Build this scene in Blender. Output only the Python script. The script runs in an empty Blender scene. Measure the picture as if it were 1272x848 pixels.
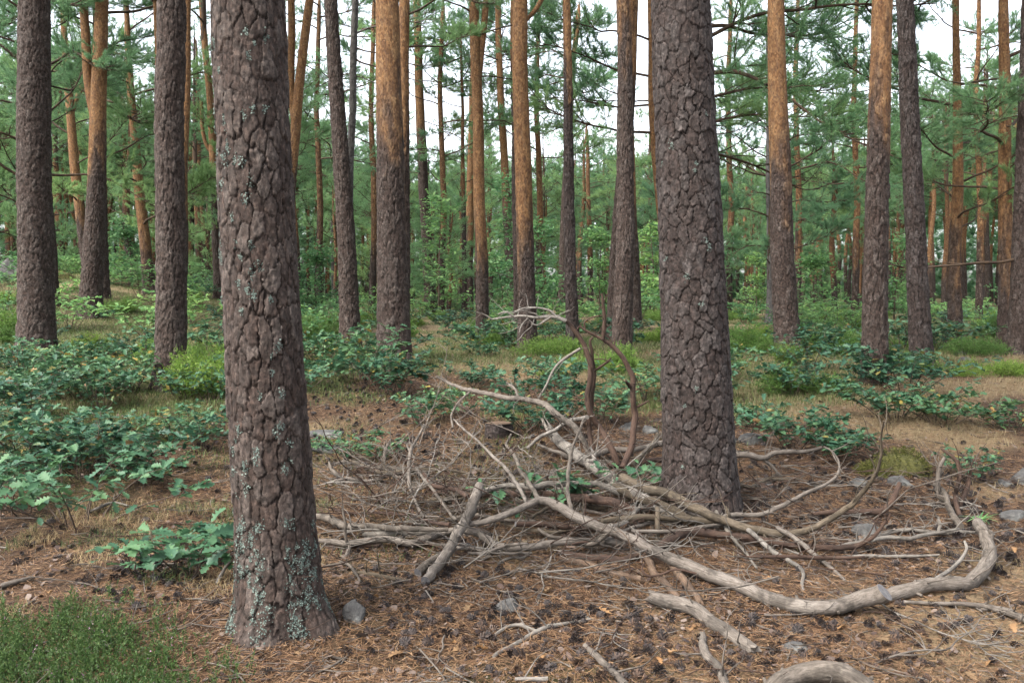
import bpy, math, random
import numpy as np
from mathutils import Matrix, Vector

R = np.random.default_rng(7)
random.seed(7)
SC = bpy.context.scene
COL = SC.collection
PI = math.pi

# ------------------------------------------------------------------ camera, world, sun, exposure
FPX = 1101.0
PITCH = math.radians(-2.55)
EYE = np.array([0.0, 0.0, 1.40])
cam_d = bpy.data.cameras.new('camera')
cam_d.sensor_width = 36.0
cam_d.lens = 36.0 * FPX / 1272.0
cam_d.clip_start = 0.05
cam_d.clip_end = 2000.0
cam_d.dof.use_dof = False
cam = bpy.data.objects.new('camera', cam_d)
COL.objects.link(cam)
cam.location = EYE
cam.rotation_euler = (PI / 2 + PITCH, 0, 0)
SC.camera = cam

SUN_EL, SUN_AZ = math.radians(52), math.radians(232)      # azimuth clockwise from +Y (north)
w = bpy.data.worlds.new('World')
SC.world = w
w.use_nodes = True
nt = w.node_tree
nt.nodes.clear()
sky = nt.nodes.new('ShaderNodeTexSky')
sky.sky_type = 'NISHITA'
sky.sun_disc = False
sky.sun_elevation = SUN_EL
sky.sun_rotation = SUN_AZ
sky.dust_density = 4.0
sky.air_density = 1.0
sky.ozone_density = 1.0
hs = nt.nodes.new('ShaderNodeHueSaturation')
hs.inputs['Saturation'].default_value = 0.35
bg = nt.nodes.new('ShaderNodeBackground')
bg.inputs['Strength'].default_value = 0.15
wo = nt.nodes.new('ShaderNodeOutputWorld')
nt.links.new(sky.outputs[0], hs.inputs['Color'])
nt.links.new(hs.outputs[0], bg.inputs['Color'])
nt.links.new(bg.outputs[0], wo.inputs['Surface'])

sun_d = bpy.data.lights.new('sun', 'SUN')
sun_d.energy = 1.5
sun_d.angle = math.radians(25)
sun_d.color = (1.0, 0.95, 0.87)
sun = bpy.data.objects.new('sun', sun_d)
COL.objects.link(sun)
sdir = Vector((math.sin(SUN_AZ) * math.cos(SUN_EL), math.cos(SUN_AZ) * math.cos(SUN_EL), math.sin(SUN_EL)))
sun.rotation_euler = sdir.to_track_quat('Z', 'Y').to_euler()

SC.view_settings.view_transform = 'Standard'
SC.view_settings.look = 'None'
SC.view_settings.exposure = 2.22
SC.view_settings.gamma = 1.0
SC.render.engine = 'CYCLES'
SC.cycles.max_bounces = 6
SC.cycles.diffuse_bounces = 4
SC.cycles.glossy_bounces = 2
SC.cycles.transmission_bounces = 4
SC.cycles.transparent_max_bounces = 4
SC.cycles.use_denoising = True
SC.cycles.use_adaptive_sampling = True
SC.cycles.adaptive_threshold = 0.02

# ------------------------------------------------------------------ numeric helpers
def _h(i, j, k):
    i = i.astype(np.int64); j = j.astype(np.int64); k = np.asarray(k).astype(np.int64)
    n = (i * 374761393 + j * 668265263 + k * 2147483647 + 1274126177) & 0xFFFFFFFF
    n = ((n ^ (n >> 13)) * 1274126177) & 0xFFFFFFFF
    n = ((n ^ (n >> 16)) * 2246822519) & 0xFFFFFFFF
    return ((n ^ (n >> 15)) & 0xFFFFFF) / float(0xFFFFFF)

def vnoise(x, y, seed=0, px=None):
    """value noise in [-1,1]; px = period in x"""
    x = np.asarray(x, float); y = np.asarray(y, float)
    i = np.floor(x); j = np.floor(y)
    fx = x - i; fy = y - j
    fx = fx * fx * (3 - 2 * fx); fy = fy * fy * (3 - 2 * fy)
    i2 = i + 1
    if px:
        i = np.mod(i, px); i2 = np.mod(i2, px)
    s = np.full(i.shape, seed)
    a = _h(i, j, s); b = _h(i2, j, s); c = _h(i, j + 1, s); d = _h(i2, j + 1, s)
    return ((a * (1 - fx) + b * fx) * (1 - fy) + (c * (1 - fx) + d * fx) * fy) * 2 - 1

def sstep(a, b, x):
    t = np.clip((np.asarray(x, float) - a) / (b - a), 0, 1)
    return t * t * (3 - 2 * t)

_gy = np.arange(-40, 420, 0.25)
_gz = np.interp(_gy, [-40, 0, 2, 3.5, 5.1, 8, 12, 20, 34, 60, 120, 420], [-.6, -.05, 0.02, 0.08, 0.20, 0.46, 0.70, 0.80, 0.82, 0.9, 2.5, 10])
for _ in range(3):
    _gz = np.convolve(np.pad(_gz, 3, mode='edge'), np.ones(7) / 7, 'valid')

MOUNDS = [(-0.93, 3.66, 0.26, 0.05), (1.12, 5.28, 0.34, 0.06)]   # needles heaped round the two near trunks
def ground(x, y):
    x = np.asarray(x, float); y = np.asarray(y, float)
    z = np.interp(y, _gy, _gz)
    z = z + 1.35 * sstep(9, 27, y) * sstep(-0.12, -0.52, x / np.maximum(y, 1)) * sstep(120, 40, y)
    z = z + 0.05 * vnoise(x / 1.7, y / 1.7, 1) * sstep(1, 4, y) + 0.10 * vnoise(x / 6, y / 6, 2) * sstep(6, 14, y)
    for mx, my, mr, mh in MOUNDS:
        z = z + mh * np.exp(-((x - mx) ** 2 + (y - my) ** 2) / (2 * mr * mr))
    z = z + 0.018 * vnoise(x / 0.4, y / 0.4, 3) + 0.009 * vnoise(x / 0.13, y / 0.13, 4)
    return z

FWD = np.array([0, math.cos(PITCH), math.sin(PITCH)])
UP = np.array([0, -math.sin(PITCH), math.cos(PITCH)])
def ray(px, py):
    return FWD + np.array([1, 0, 0]) * ((px - 636) / FPX) + UP * ((424 - py) / FPX)
def P(px, py, Y):
    d = ray(px, py)
    return EYE + d * (Y / d[1])
_yt = np.concatenate([np.arange(1.5, 14, 0.01), np.arange(14, 150, 0.05)])
def G(px, py, h=0.0):
    d = ray(px, py)
    t = _yt / d[1]
    x = t * d[0]; z = EYE[2] + t * d[2]
    s = z - ground(x, _yt) - h
    k = np.nonzero(s < 0)[0]
    if len(k) == 0:
        return P(px, py, 70.0)
    return P(px, py, _yt[k[0]])
def project(p):
    v = np.asarray(p, float) - EYE
    f = v @ FWD
    f = np.where(np.abs(f) < 1e-6, 1e-6, f)
    return 636 + FPX * v[..., 0] / f, 424 - FPX * (v @ UP) / f, f

def catmull(p, n):
    p = np.asarray(p, float)
    if len(p) == 2:
        t = np.linspace(0, 1, n)[:, None]
        return p[0] * (1 - t) + p[1] * t
    seg = np.linalg.norm(np.diff(p[:, :3], axis=0), axis=1) ** 0.6 + 1e-6
    T = np.concatenate([[0], np.cumsum(seg)])
    q = np.vstack([2 * p[0] - p[1], p, 2 * p[-1] - p[-2]])
    tt = np.concatenate([[T[0] - seg[0]], T, [T[-1] + seg[-1]]])
    u = np.linspace(0, T[-1], n)
    k = np.clip(np.searchsorted(T, u, 'right') - 1, 0, len(p) - 2) + 1
    t0, t1, t2, t3 = tt[k - 1], tt[k], tt[k + 1], tt[k + 2]
    def L(a, b, ta, tb): return ((tb - u) / (tb - ta))[:, None] * a + ((u - ta) / (tb - ta))[:, None] * b
    P0, P1, P2, P3 = q[k - 1], q[k], q[k + 1], q[k + 2]
    A1, A2, A3 = L(P0, P1, t0, t1), L(P1, P2, t1, t2), L(P2, P3, t2, t3)
    return L(L(A1, A2, t0, t2), L(A2, A3, t1, t3), t1, t2)

def nrm(v):
    return v / np.maximum(np.linalg.norm(v, axis=-1, keepdims=True), 1e-9)

def frames(p):
    t = nrm(np.gradient(p, axis=0))
    a = np.zeros_like(t)
    ref = np.array([0, 0, 1.0]) if abs(t[0][2]) < 0.9 else np.array([1.0, 0, 0])
    n = nrm(ref - t[0] * (ref @ t[0]))
    for i in range(len(p)):
        n = n - t[i] * (n @ t[i])
        n = n / max(np.linalg.norm(n), 1e-9)
        a[i] = n
    return t, a, np.cross(t, a)

class MB:
    """collects vertices and faces with a material slot per face"""
    def __init__(s):
        s.V = []; s.F = []; s.n = 0; s.A = []; s.G = []
    def add(s, V, F, mi=0, smooth=True, attr=None):
        V = np.asarray(V, float).reshape(-1, 3)
        F = np.asarray(F)
        if F.size:
            s.F.append((F + s.n, mi, smooth))
        s.V.append(V)
        s.A.append(np.zeros(len(V)) if attr is None else attr)
        s.n += len(V)
    def tube(s, p, r, sides=8, mi=0, cap=True, wob=0.0, seed=0, capmi=None, jag=0.0):
        p = np.asarray(p, float); n = len(p)
        r = np.broadcast_to(np.asarray(r, float), (n,))
        t, a, b = frames(p)
        th = np.arange(sides) * 2 * PI / sides
        rr = r[:, None] * np.ones(sides)
        if wob:
            L = np.concatenate([[0], np.cumsum(np.linalg.norm(np.diff(p, axis=0), axis=1))])
            rm = max(float(r.mean()), 1e-4)
            rr = rr * (1 + wob * vnoise(np.arange(sides)[None, :] * np.ones((n, 1)) / sides * 4, (L / (5 * rm))[:, None] * np.ones(sides), seed, px=4)
                       + wob * 0.6 * vnoise(np.zeros((n, sides)), (L / (9 * rm))[:, None] * np.ones(sides), seed + 9))
        V = p[:, None, :] + rr[..., None] * (a[:, None, :] * np.cos(th)[None, :, None] + b[:, None, :] * np.sin(th)[None, :, None])
        if jag:
            for e, sg in ((0, -1), (n - 1, 1)):
                V[e] += t[e] * sg * (R.random(sides)[:, None] * jag)
        i, j = np.meshgrid(np.arange(n - 1), np.arange(sides), indexing='ij')
        j2 = (j + 1) % sides
        F = np.stack([i * sides + j, i * sides + j2, (i + 1) * sides + j2, (i + 1) * sides + j], -1).reshape(-1, 4)
        g0 = s.n
        s.add(V, F, mi)
        Lg = np.concatenate([[0], np.cumsum(np.linalg.norm(np.diff(p, axis=0), axis=1))])[:, None] * np.ones(sides)
        s.G.append((g0, np.stack([np.cos(th)[None, :] * np.ones((n, 1)) + p[0, 0] * 7, np.sin(th)[None, :] * np.ones((n, 1)) + p[0, 1] * 7, Lg * 5], -1).reshape(-1, 3)))
        if cap:
            for e, fl in ((0, True), (n - 1, False)):
                ring = V[e]
                c = ring.mean(0)
                k = np.arange(sides); k2 = (k + 1) % sides
                f = np.stack([k2, k, np.full(sides, sides)], -1) if fl else np.stack([k, k2, np.full(sides, sides)], -1)
                s.add(np.vstack([ring, c[None]]), f, mi if capmi is None else capmi, False)
    def arrays(s):
        return np.vstack(s.V), s.F
    def merge(s, other, M=None, scale=1.0):
        V, F = other.arrays()
        if M is not None:
            V = (V * scale) @ M[:3, :3].T + M[:3, 3]
        off = s.n
        s.V.append(V); s.A.append(np.concatenate(other.A)); s.n += len(V)
        for f, mi, sm in F:
            s.F.append((f + off, mi, sm))
    def mesh(s, name, mats, attrs=None):
        me = bpy.data.meshes.new(name)
        V = np.vstack(s.V)
        me.vertices.add(len(V))
        me.vertices.foreach_set('co', V.astype(np.float32).ravel())
        idx = np.concatenate([f.ravel() for f, _, _ in s.F]).astype(np.int32)
        cnt = np.concatenate([np.full(len(f), f.shape[1]) for f, _, _ in s.F]).astype(np.int32)
        mi = np.concatenate([np.full(len(f), m) for f, m, _ in s.F]).astype(np.int32)
        sm = np.concatenate([np.full(len(f), x) for f, _, x in s.F]).astype(bool)
        me.loops.add(len(idx)); me.loops.foreach_set('vertex_index', idx)
        me.polygons.add(len(cnt))
        st = np.concatenate([[0], np.cumsum(cnt)[:-1]]).astype(np.int32)
        me.polygons.foreach_set('loop_start', st)
        me.polygons.foreach_set('loop_total', cnt)
        for m in (mats if isinstance(mats, (list, tuple)) else [mats]):
            me.materials.append(m)
        me.polygons.foreach_set('material_index', mi)
        me.polygons.foreach_set('use_smooth', sm)
        for k, v in (attrs or {}).items():
            at = me.attributes.new(k, 'FLOAT', 'POINT')
            at.data.foreach_set('value', np.asarray(v, np.float32))
        if s.G and len(V) < 60000:
            gv = np.zeros((len(V), 3), np.float32)
            for a, g in s.G: gv[a:a + len(g)] = g
            at = me.attributes.new('grain', 'FLOAT_VECTOR', 'POINT'); at.data.foreach_set('vector', gv.ravel())
        me.update(calc_edges=True)
        return me

def link(name, me, parent=None, loc=None, rot=None, scale=None):
    o = bpy.data.objects.new(name, me)
    COL.objects.link(o)
    if parent is not None: o.parent = parent
    if loc is not None: o.location = loc
    if rot is not None: o.rotation_euler = rot
    if scale is not None: o.scale = (scale,) * 3 if np.isscalar(scale) else scale
    return o
def tag(o, label=None, cat=None, group=None, kind=None):
    if label: o['label'] = label
    if cat: o['category'] = cat
    if group: o['group'] = group
    if kind: o['kind'] = kind
    return o
def empty(name, loc, label, cat, group=None, rz=0.0):
    o = bpy.data.objects.new(name, None)
    o.empty_display_size = 0.2
    COL.objects.link(o)
    o.location = loc; o.rotation_euler = (0, 0, rz)
    return tag(o, label, cat, group)

# ------------------------------------------------------------------ materials
class NB:
    def __init__(s, name):
        s.m = bpy.data.materials.new(name)
        s.m.use_nodes = True
        s.t = s.m.node_tree
        s.b = s.t.nodes['Principled BSDF']
        s.out = s.t.nodes['Material Output']
    def n(s, typ, **kw):
        o = s.t.nodes.new(typ)
        for k, v in kw.items():
            if k in o.inputs.keys(): o.inputs[k].default_value = v
            else: setattr(o, k, v)
        return o
    def l(s, a, b): s.t.links.new(a, b)
    def noise(s, vec, scale, detail=4, rough=0.6, dist=0.0):
        o = s.n('ShaderNodeTexNoise')
        o.inputs['Scale'].default_value = scale; o.inputs['Detail'].default_value = detail
        o.inputs['Roughness'].default_value = rough; o.inputs['Distortion'].default_value = dist
        if vec is not None: s.l(vec, o.inputs['Vector'])
        return o.outputs['Fac']
    def ramp(s, fac, stops, interp='LINEAR'):
        o = s.n('ShaderNodeValToRGB')
        o.color_ramp.interpolation = interp
        e = o.color_ramp.elements
        e[0].position, e[0].color = stops[0][0], (*stops[0][1], 1)
        e[1].position, e[1].color = stops[-1][0], (*stops[-1][1], 1)
        for p, c in stops[1:-1]:
            x = e.new(p); x.color = (*c, 1)
        s.l(fac, o.inputs[0])
        return o.outputs[0]
    def mix(s, fac, a, b, mode='MIX'):
        o = s.n('ShaderNodeMix', data_type='RGBA', blend_type=mode)
        for v, k in ((fac, 0), (a, 6), (b, 7)):
            if isinstance(v, (int, float)): o.inputs[k].default_value = v
            elif isinstance(v, tuple): o.inputs[k].default_value = (*v, 1)
            else: s.l(v, o.inputs[k])
        return o.outputs[2]
    def math(s, op, a, b=0.0, clamp=False):
        o = s.n('ShaderNodeMath', operation=op)
        o.use_clamp = clamp
        for v, k in ((a, 0), (b, 1)):
            if isinstance(v, (int, float)): o.inputs[k].default_value = v
            else: s.l(v, o.inputs[k])
        return o.outputs[0]
    def attr(s, name):
        return s.n('ShaderNodeAttribute', attribute_name=name).outputs['Fac']
    def coord(s, kind='Object', scale=None):
        c = s.n('ShaderNodeTexCoord').outputs[kind]
        if scale:
            m = s.n('ShaderNodeMapping'); m.inputs['Scale'].default_value = scale
            s.l(c, m.inputs['Vector']); c = m.outputs[0]
        return c
    def bump(s, h, dist=0.01, strength=1.0):
        o = s.n('ShaderNodeBump'); o.inputs['Distance'].default_value = dist; o.inputs['Strength'].default_value = strength
        s.l(h, o.inputs['Height']); s.l(o.outputs[0], s.b.inputs['Normal'])
        return o
    def done(s, col, rough=0.8, spec=0.3):
        if isinstance(col, tuple): s.b.inputs['Base Color'].default_value = (*col, 1)
        else: s.l(col, s.b.inputs['Base Color'])
        s.b.inputs['Roughness'].default_value = rough
        s.b.inputs['Specular IOR Level'].default_value = spec
        return s.m
    def leafy(s, col, trans=0.35, rough=0.55, spec=0.3):
        s.done(col, rough, spec)
        t = s.n('ShaderNodeBsdfTranslucent'); s.l(col, t.inputs['Color'])
        mx = s.n('ShaderNodeMixShader'); mx.inputs[0].default_value = trans
        s.l(s.b.outputs[0], mx.inputs[1]); s.l(t.outputs[0], mx.inputs[2])
        s.l(mx.outputs[0], s.out.inputs['Surface'])
        return s.m

def bark_material(name, geo, dark=1.0, warm=0.0):
    """geo: plates are real geometry (attributes tint, crack); otherwise voronoi relief"""
    n = NB(name)
    co = n.coord('Object')
    orange = n.attr('orange')
    fine = n.noise(co, 38, 5, 0.7)
    med = n.noise(co, 9, 4, 0.6)
    if geo:
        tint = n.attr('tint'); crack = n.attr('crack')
    else:
        vc = n.coord('Object', (1, 1, 0.5))
        vo = n.n('ShaderNodeTexVoronoi', feature='F1'); vo.inputs['Scale'].default_value = 17
        n.l(vc, vo.inputs['Vector'])
        ve = n.n('ShaderNodeTexVoronoi', feature='DISTANCE_TO_EDGE'); ve.inputs['Scale'].default_value = 17
        n.l(vc, ve.inputs['Vector'])
        sp = n.n('ShaderNodeSeparateColor'); n.l(vo.outputs['Color'], sp.inputs[0])
        tint = sp.outputs[0]
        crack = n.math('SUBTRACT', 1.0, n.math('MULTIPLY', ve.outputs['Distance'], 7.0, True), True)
    d = dark * 0.345
    grey = n.ramp(tint, [(0.0, (0.058 * d, 0.041 * d, 0.034 * d)), (0.35, (0.092 * d, 0.071 * d, 0.063 * d)), (0.65, (0.125 * d, 0.107 * d, 0.10 * d)), (1.0, (0.20 * d, 0.18 * d, 0.172 * d))])
    grey = n.mix(n.math('MULTIPLY', med, 0.6), grey, (0.085 * d, 0.052 * d, 0.042 * d))
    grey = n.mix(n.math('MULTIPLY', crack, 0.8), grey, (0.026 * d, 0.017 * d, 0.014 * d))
    fv = n.n('ShaderNodeTexVoronoi', feature='F1'); fv.inputs['Scale'].default_value = 95
    n.l(n.coord('Object', (1, 1, 0.55)), fv.inputs['Vector'])
    fs = n.n('ShaderNodeSeparateColor'); n.l(fv.outputs['Color'], fs.inputs[0])
    grey = n.mix(1.0, grey, n.ramp(fs.outputs[1], [(0.1, (0.72, 0.7, 0.68)), (0.6, (1.0, 1.0, 1.0)), (0.97, (1.55, 1.55, 1.55))]), 'MULTIPLY')
    grey = n.mix(n.ramp(n.noise(co, 70, 4, 0.75, 0.6), [(0.57, (0, 0, 0)), (0.68, (0.55, 0.55, 0.55))]), grey, (0.16 * d, 0.145 * d, 0.138 * d), 'ADD')
    grey = n.mix(1.0, grey, (1.0 + warm, 1.0, 1.0 - 1.3 * warm), 'MULTIPLY')
    hi = n.ramp(fine, [(0.36, (0.5, 0.49, 0.48)), (0.66, (1.45, 1.42, 1.4))])
    grey = n.mix(1.0, grey, hi, 'MULTIPLY')
    org = n.ramp(tint, [(0.0, (0.097, 0.046, 0.018)), (0.5, (0.144, 0.074, 0.030)), (1.0, (0.180, 0.107, 0.050))])
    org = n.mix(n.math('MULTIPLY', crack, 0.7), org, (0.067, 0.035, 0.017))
    ov = n.n('ShaderNodeTexVoronoi', feature='F1'); ov.inputs['Scale'].default_value = 60
    n.l(n.coord('Object', (1, 1, 0.6)), ov.inputs['Vector'])
    os_ = n.n('ShaderNodeSeparateColor'); n.l(ov.outputs['Color'], os_.inputs[0])
    org = n.mix(1.0, org, n.ramp(os_.outputs[0], [(0.1, (0.66, 0.63, 0.62)), (0.5, (1.0, 1.0, 1.0)), (0.95, (1.35, 1.38, 1.45))]), 'MULTIPLY')
    org = n.mix(n.ramp(n.noise(n.coord('Object', (1, 1, 0.35)), 24, 5, 0.75), [(0.46, (0, 0, 0)), (0.7, (0.6, 0.6, 0.6))]), org, (0.064, 0.043, 0.032))
    c = n.mix(orange, grey, org)
    if not geo:
        r = n.n('ShaderNodeObjectInfo').outputs['Random']
        c = n.mix(1.0, c, n.ramp(r, [(0, (0.75, 0.75, 0.75)), (1, (1.2, 1.15, 1.1))]), 'MULTIPLY')
    h = n.math('ADD', n.math('MULTIPLY', n.math('ADD', fine, fs.outputs[1]), 0.45), n.math('MULTIPLY', n.math('SUBTRACT', 1.0, crack), 0.0 if geo else 1.6))
    n.bump(n.math('ADD', h, n.math('MULTIPLY', n.math('MULTIPLY', os_.outputs[0], orange), 0.6)), 0.009 if geo else 0.018, 0.9)
    return n.done(c, 0.88, 0.25)

def wood_material(name, c1, c2, c3, stretch=12):
    n = NB(name)
    co = n.coord('Object')
    ga = n.n('ShaderNodeAttribute', attribute_name='grain').outputs['Vector']
    g = n.math('ADD', n.math('MULTIPLY', n.noise(co, 9, 4, 0.65, 0.4), 0.55), n.math('MULTIPLY', n.noise(ga, 1.6, 5, 0.7, 0.5), 0.45))
    f = n.noise(ga, 5.5, 5, 0.75, 0.3)
    r = n.n('ShaderNodeObjectInfo').outputs['Random']
    c = n.ramp(g, [(0.3, c1), (0.5, c2), (0.7, c3)])
    c = n.mix(n.ramp(n.noise(co, 5, 4, 0.7), [(0.52, (0, 0, 0)), (0.6, (0.7, 0.7, 0.7))]), c, tuple(0.55 * v for v in c1))
    c = n.mix(1.0, c, n.ramp(f, [(0.33, (0.42, 0.4, 0.38)), (0.62, (1.25, 1.25, 1.25))]), 'MULTIPLY')
    c = n.mix(1.0, c, n.ramp(r, [(0, (0.8, 0.78, 0.74)), (1, (1.12, 1.12, 1.12))]), 'MULTIPLY')
    n.bump(n.math('ADD', g, n.math('MULTIPLY', f, 0.5)), 0.006, 0.7)
    return n.done(c, 0.85, 0.25)

def leaf_material(name, a, b, c, trans=0.35, rough=0.5, vary=True, odd=False):
    n = NB(name)
    isl = n.n('ShaderNodeNewGeometry').outputs['Random Per Island']
    col = n.ramp(isl, [(0.0, a), (0.5, b), (0.93, c)] + ([(0.955, (0.17, 0.14, 0.035)), (1.0, (0.13, 0.075, 0.03))] if odd else [(1.0, c)]))
    if vary:
        r = n.n('ShaderNodeObjectInfo').outputs['Random']
        col = n.mix(1.0, col, n.ramp(r, [(0, (0.66, 0.74, 0.78)), (0.5, (1.0, 1.0, 0.95)), (1, (1.4, 1.22, 0.95))]), 'MULTIPLY')
    return n.leafy(col, trans, rough)

def simple_material(name, a, b, scale=20, rough=0.85, bump=0.005):
    n = NB(name)
    co = n.coord('Object')
    f = n.noise(co, scale, 5, 0.65)
    n.bump(f, bump, 0.8)
    return n.done(n.ramp(f, [(0.35, a), (0.65, b)]), rough)

M = {}
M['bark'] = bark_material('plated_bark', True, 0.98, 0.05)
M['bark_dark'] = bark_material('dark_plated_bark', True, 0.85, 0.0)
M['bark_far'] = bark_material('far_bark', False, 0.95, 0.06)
M['dead_grey'] = wood_material('weathered_dead_trunk', (0.056, 0.051, 0.049), (0.086, 0.081, 0.079), (0.124, 0.120, 0.115))
M['limb'] = wood_material('pine_limb', (0.033, 0.022, 0.017), (0.057, 0.038, 0.024), (0.096, 0.057, 0.033))
M['bleached'] = wood_material('bleached_wood', (0.072, 0.064, 0.056), (0.140, 0.127, 0.113), (0.212, 0.198, 0.181))
M['greywood'] = wood_material('grey_wood', (0.050, 0.042, 0.034), (0.102, 0.087, 0.074), (0.159, 0.142, 0.125))
M['brownwood'] = wood_material('brown_barked_wood', (0.030, 0.018, 0.014), (0.052, 0.031, 0.022), (0.084, 0.057, 0.043))
M['olivewood'] = wood_material('olive_barked_wood', (0.039, 0.030, 0.020), (0.075, 0.059, 0.041), (0.115, 0.094, 0.071))
M['rotten'] = wood_material('rotten_wood', (0.051, 0.030, 0.019), (0.102, 0.068, 0.046), (0.170, 0.136, 0.110))
M['sawn'] = simple_material('sawn_end', (0.05, 0.048, 0.05), (0.11, 0.105, 0.105), 40)
M['stem'] = simple_material('woody_stem', (0.034, 0.024, 0.017), (0.076, 0.055, 0.041), 60)
M['pine'] = leaf_material('pine_needles', (0.09, 0.185, 0.095), (0.135, 0.255, 0.125), (0.20, 0.335, 0.15), 0.5, 0.5)
M['oak'] = leaf_material('oak_leaves', (0.022, 0.066, 0.039), (0.038, 0.098, 0.053), (0.071, 0.139, 0.064), 0.3, 0.5, True, True)
M['oak_bright'] = leaf_material('bright_oak_leaves', (0.06, 0.145, 0.06), (0.095, 0.205, 0.078), (0.15, 0.27, 0.1), 0.5, 0.5)  # light green of young oaks; on far bushes it paints in stronger daylight
M['juniper'] = leaf_material('juniper_needles', (0.055, 0.125, 0.024), (0.095, 0.185, 0.036), (0.145, 0.24, 0.05), 0.4, 0.55)
M['heath'] = leaf_material('heath_sprigs', (0.024, 0.055, 0.013), (0.047, 0.090, 0.020), (0.094, 0.144, 0.034), 0.3, 0.6)
M['grass'] = leaf_material('green_grass', (0.043, 0.076, 0.021), (0.071, 0.109, 0.028), (0.133, 0.142, 0.052), 0.3, 0.6)
M['straw'] = leaf_material('dry_grass', (0.170, 0.128, 0.070), (0.248, 0.190, 0.108), (0.325, 0.260, 0.163), 0.5, 0.7)
M['needle'] = leaf_material('fallen_needles', (0.064, 0.030, 0.015), (0.125, 0.067, 0.032), (0.204, 0.129, 0.072), 0.1, 0.7, False)
M['cone'] = leaf_material('pine_cone', (0.010, 0.007, 0.007), (0.022, 0.0155, 0.0145), (0.055, 0.038, 0.032), 0.0, 0.7)
M['dead_leaf'] = leaf_material('dry_oak_leaf', (0.104, 0.052, 0.022), (0.160, 0.092, 0.044), (0.208, 0.148, 0.096), 0.2, 0.7)
M['flake'] = leaf_material('bark_flake', (0.016, 0.010, 0.010), (0.050, 0.032, 0.025), (0.120, 0.092, 0.076), 0.0, 0.8, False)
M['lichen'] = leaf_material('lichen', (0.049, 0.067, 0.057), (0.082, 0.107, 0.092), (0.131, 0.160, 0.139), 0.0, 0.9, False)
M['moss'] = leaf_material('moss', (0.035, 0.04, 0.01), (0.065, 0.07, 0.016), (0.10, 0.10, 0.025), 0.1, 0.9)
M['flower'] = leaf_material('heath_flower', (0.2, 0.11, 0.2), (0.24, 0.15, 0.26), (0.3, 0.2, 0.3), 0.2, 0.7)

def stone_material():
    n = NB('stone')
    co = n.coord('Object')
    f = n.noise(co, 14, 6, 0.7); g = n.noise(co, 4, 3, 0.6); s = n.noise(co, 60, 3, 0.7)
    c = n.ramp(f, [(0.3, (0.029, 0.028, 0.028)), (0.55, (0.061, 0.059, 0.056)), (0.75, (0.102, 0.099, 0.096))])
    c = n.mix(n.ramp(g, [(0.54, (0, 0, 0)), (0.6, (0.640, 0.640, 0.640))]), c, n.mix(s, (0.083, 0.086, 0.080), (0.154, 0.154, 0.144)))
    n.bump(n.math('ADD', f, s), 0.01, 0.8)
    return n.done(c, 0.9)
M['stone'] = stone_material()
M['moss_base'] = simple_material('moss_base', (0.03, 0.03, 0.009), (0.07, 0.068, 0.018), 30, 0.95, 0.02)

# ------------------------------------------------------------------ ground
def axis_lines(lo, hi, near_lo, near_hi, fine, grow):
    out = list(np.arange(near_lo, near_hi, fine))
    s, v = fine, near_hi
    while v < hi:
        out.append(v); s *= grow; v += s
    out.append(hi)
    s, v = fine, near_lo - fine
    lo_l = []
    while v > lo:
        lo_l.append(v); s *= grow; v -= s
    lo_l.append(lo)
    return np.array(lo_l[::-1] + out)

def straw_mask(x, y):
    m = vnoise(x / 1.6, y / 2.2, 31) * 0.6 + vnoise(x / 0.6, y / 0.6, 32) * 0.35
    return sstep(-0.05, 0.35, m + 0.62 * sstep(6.0, 9.0, y) - 0.28)
def green_mask(x, y):
    m = vnoise(x / 2.3, y / 2.3, 41) * 0.65 + vnoise(x / 0.7, y / 0.7, 42) * 0.3
    return sstep(0.0, 0.4, m + 0.30 * sstep(6.5, 10, y) + 0.25 * sstep(-0.1, -0.5, x / np.maximum(y, 1)) * sstep(4, 6, y) - 0.42 * sstep(7, 4, y))
def dark_mask(x, y):
    return sstep(0.0, 0.5, vnoise(x / 0.9, y / 0.9, 51) * 0.7 + vnoise(x / 0.3, y / 0.3, 52) * 0.45)

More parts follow.
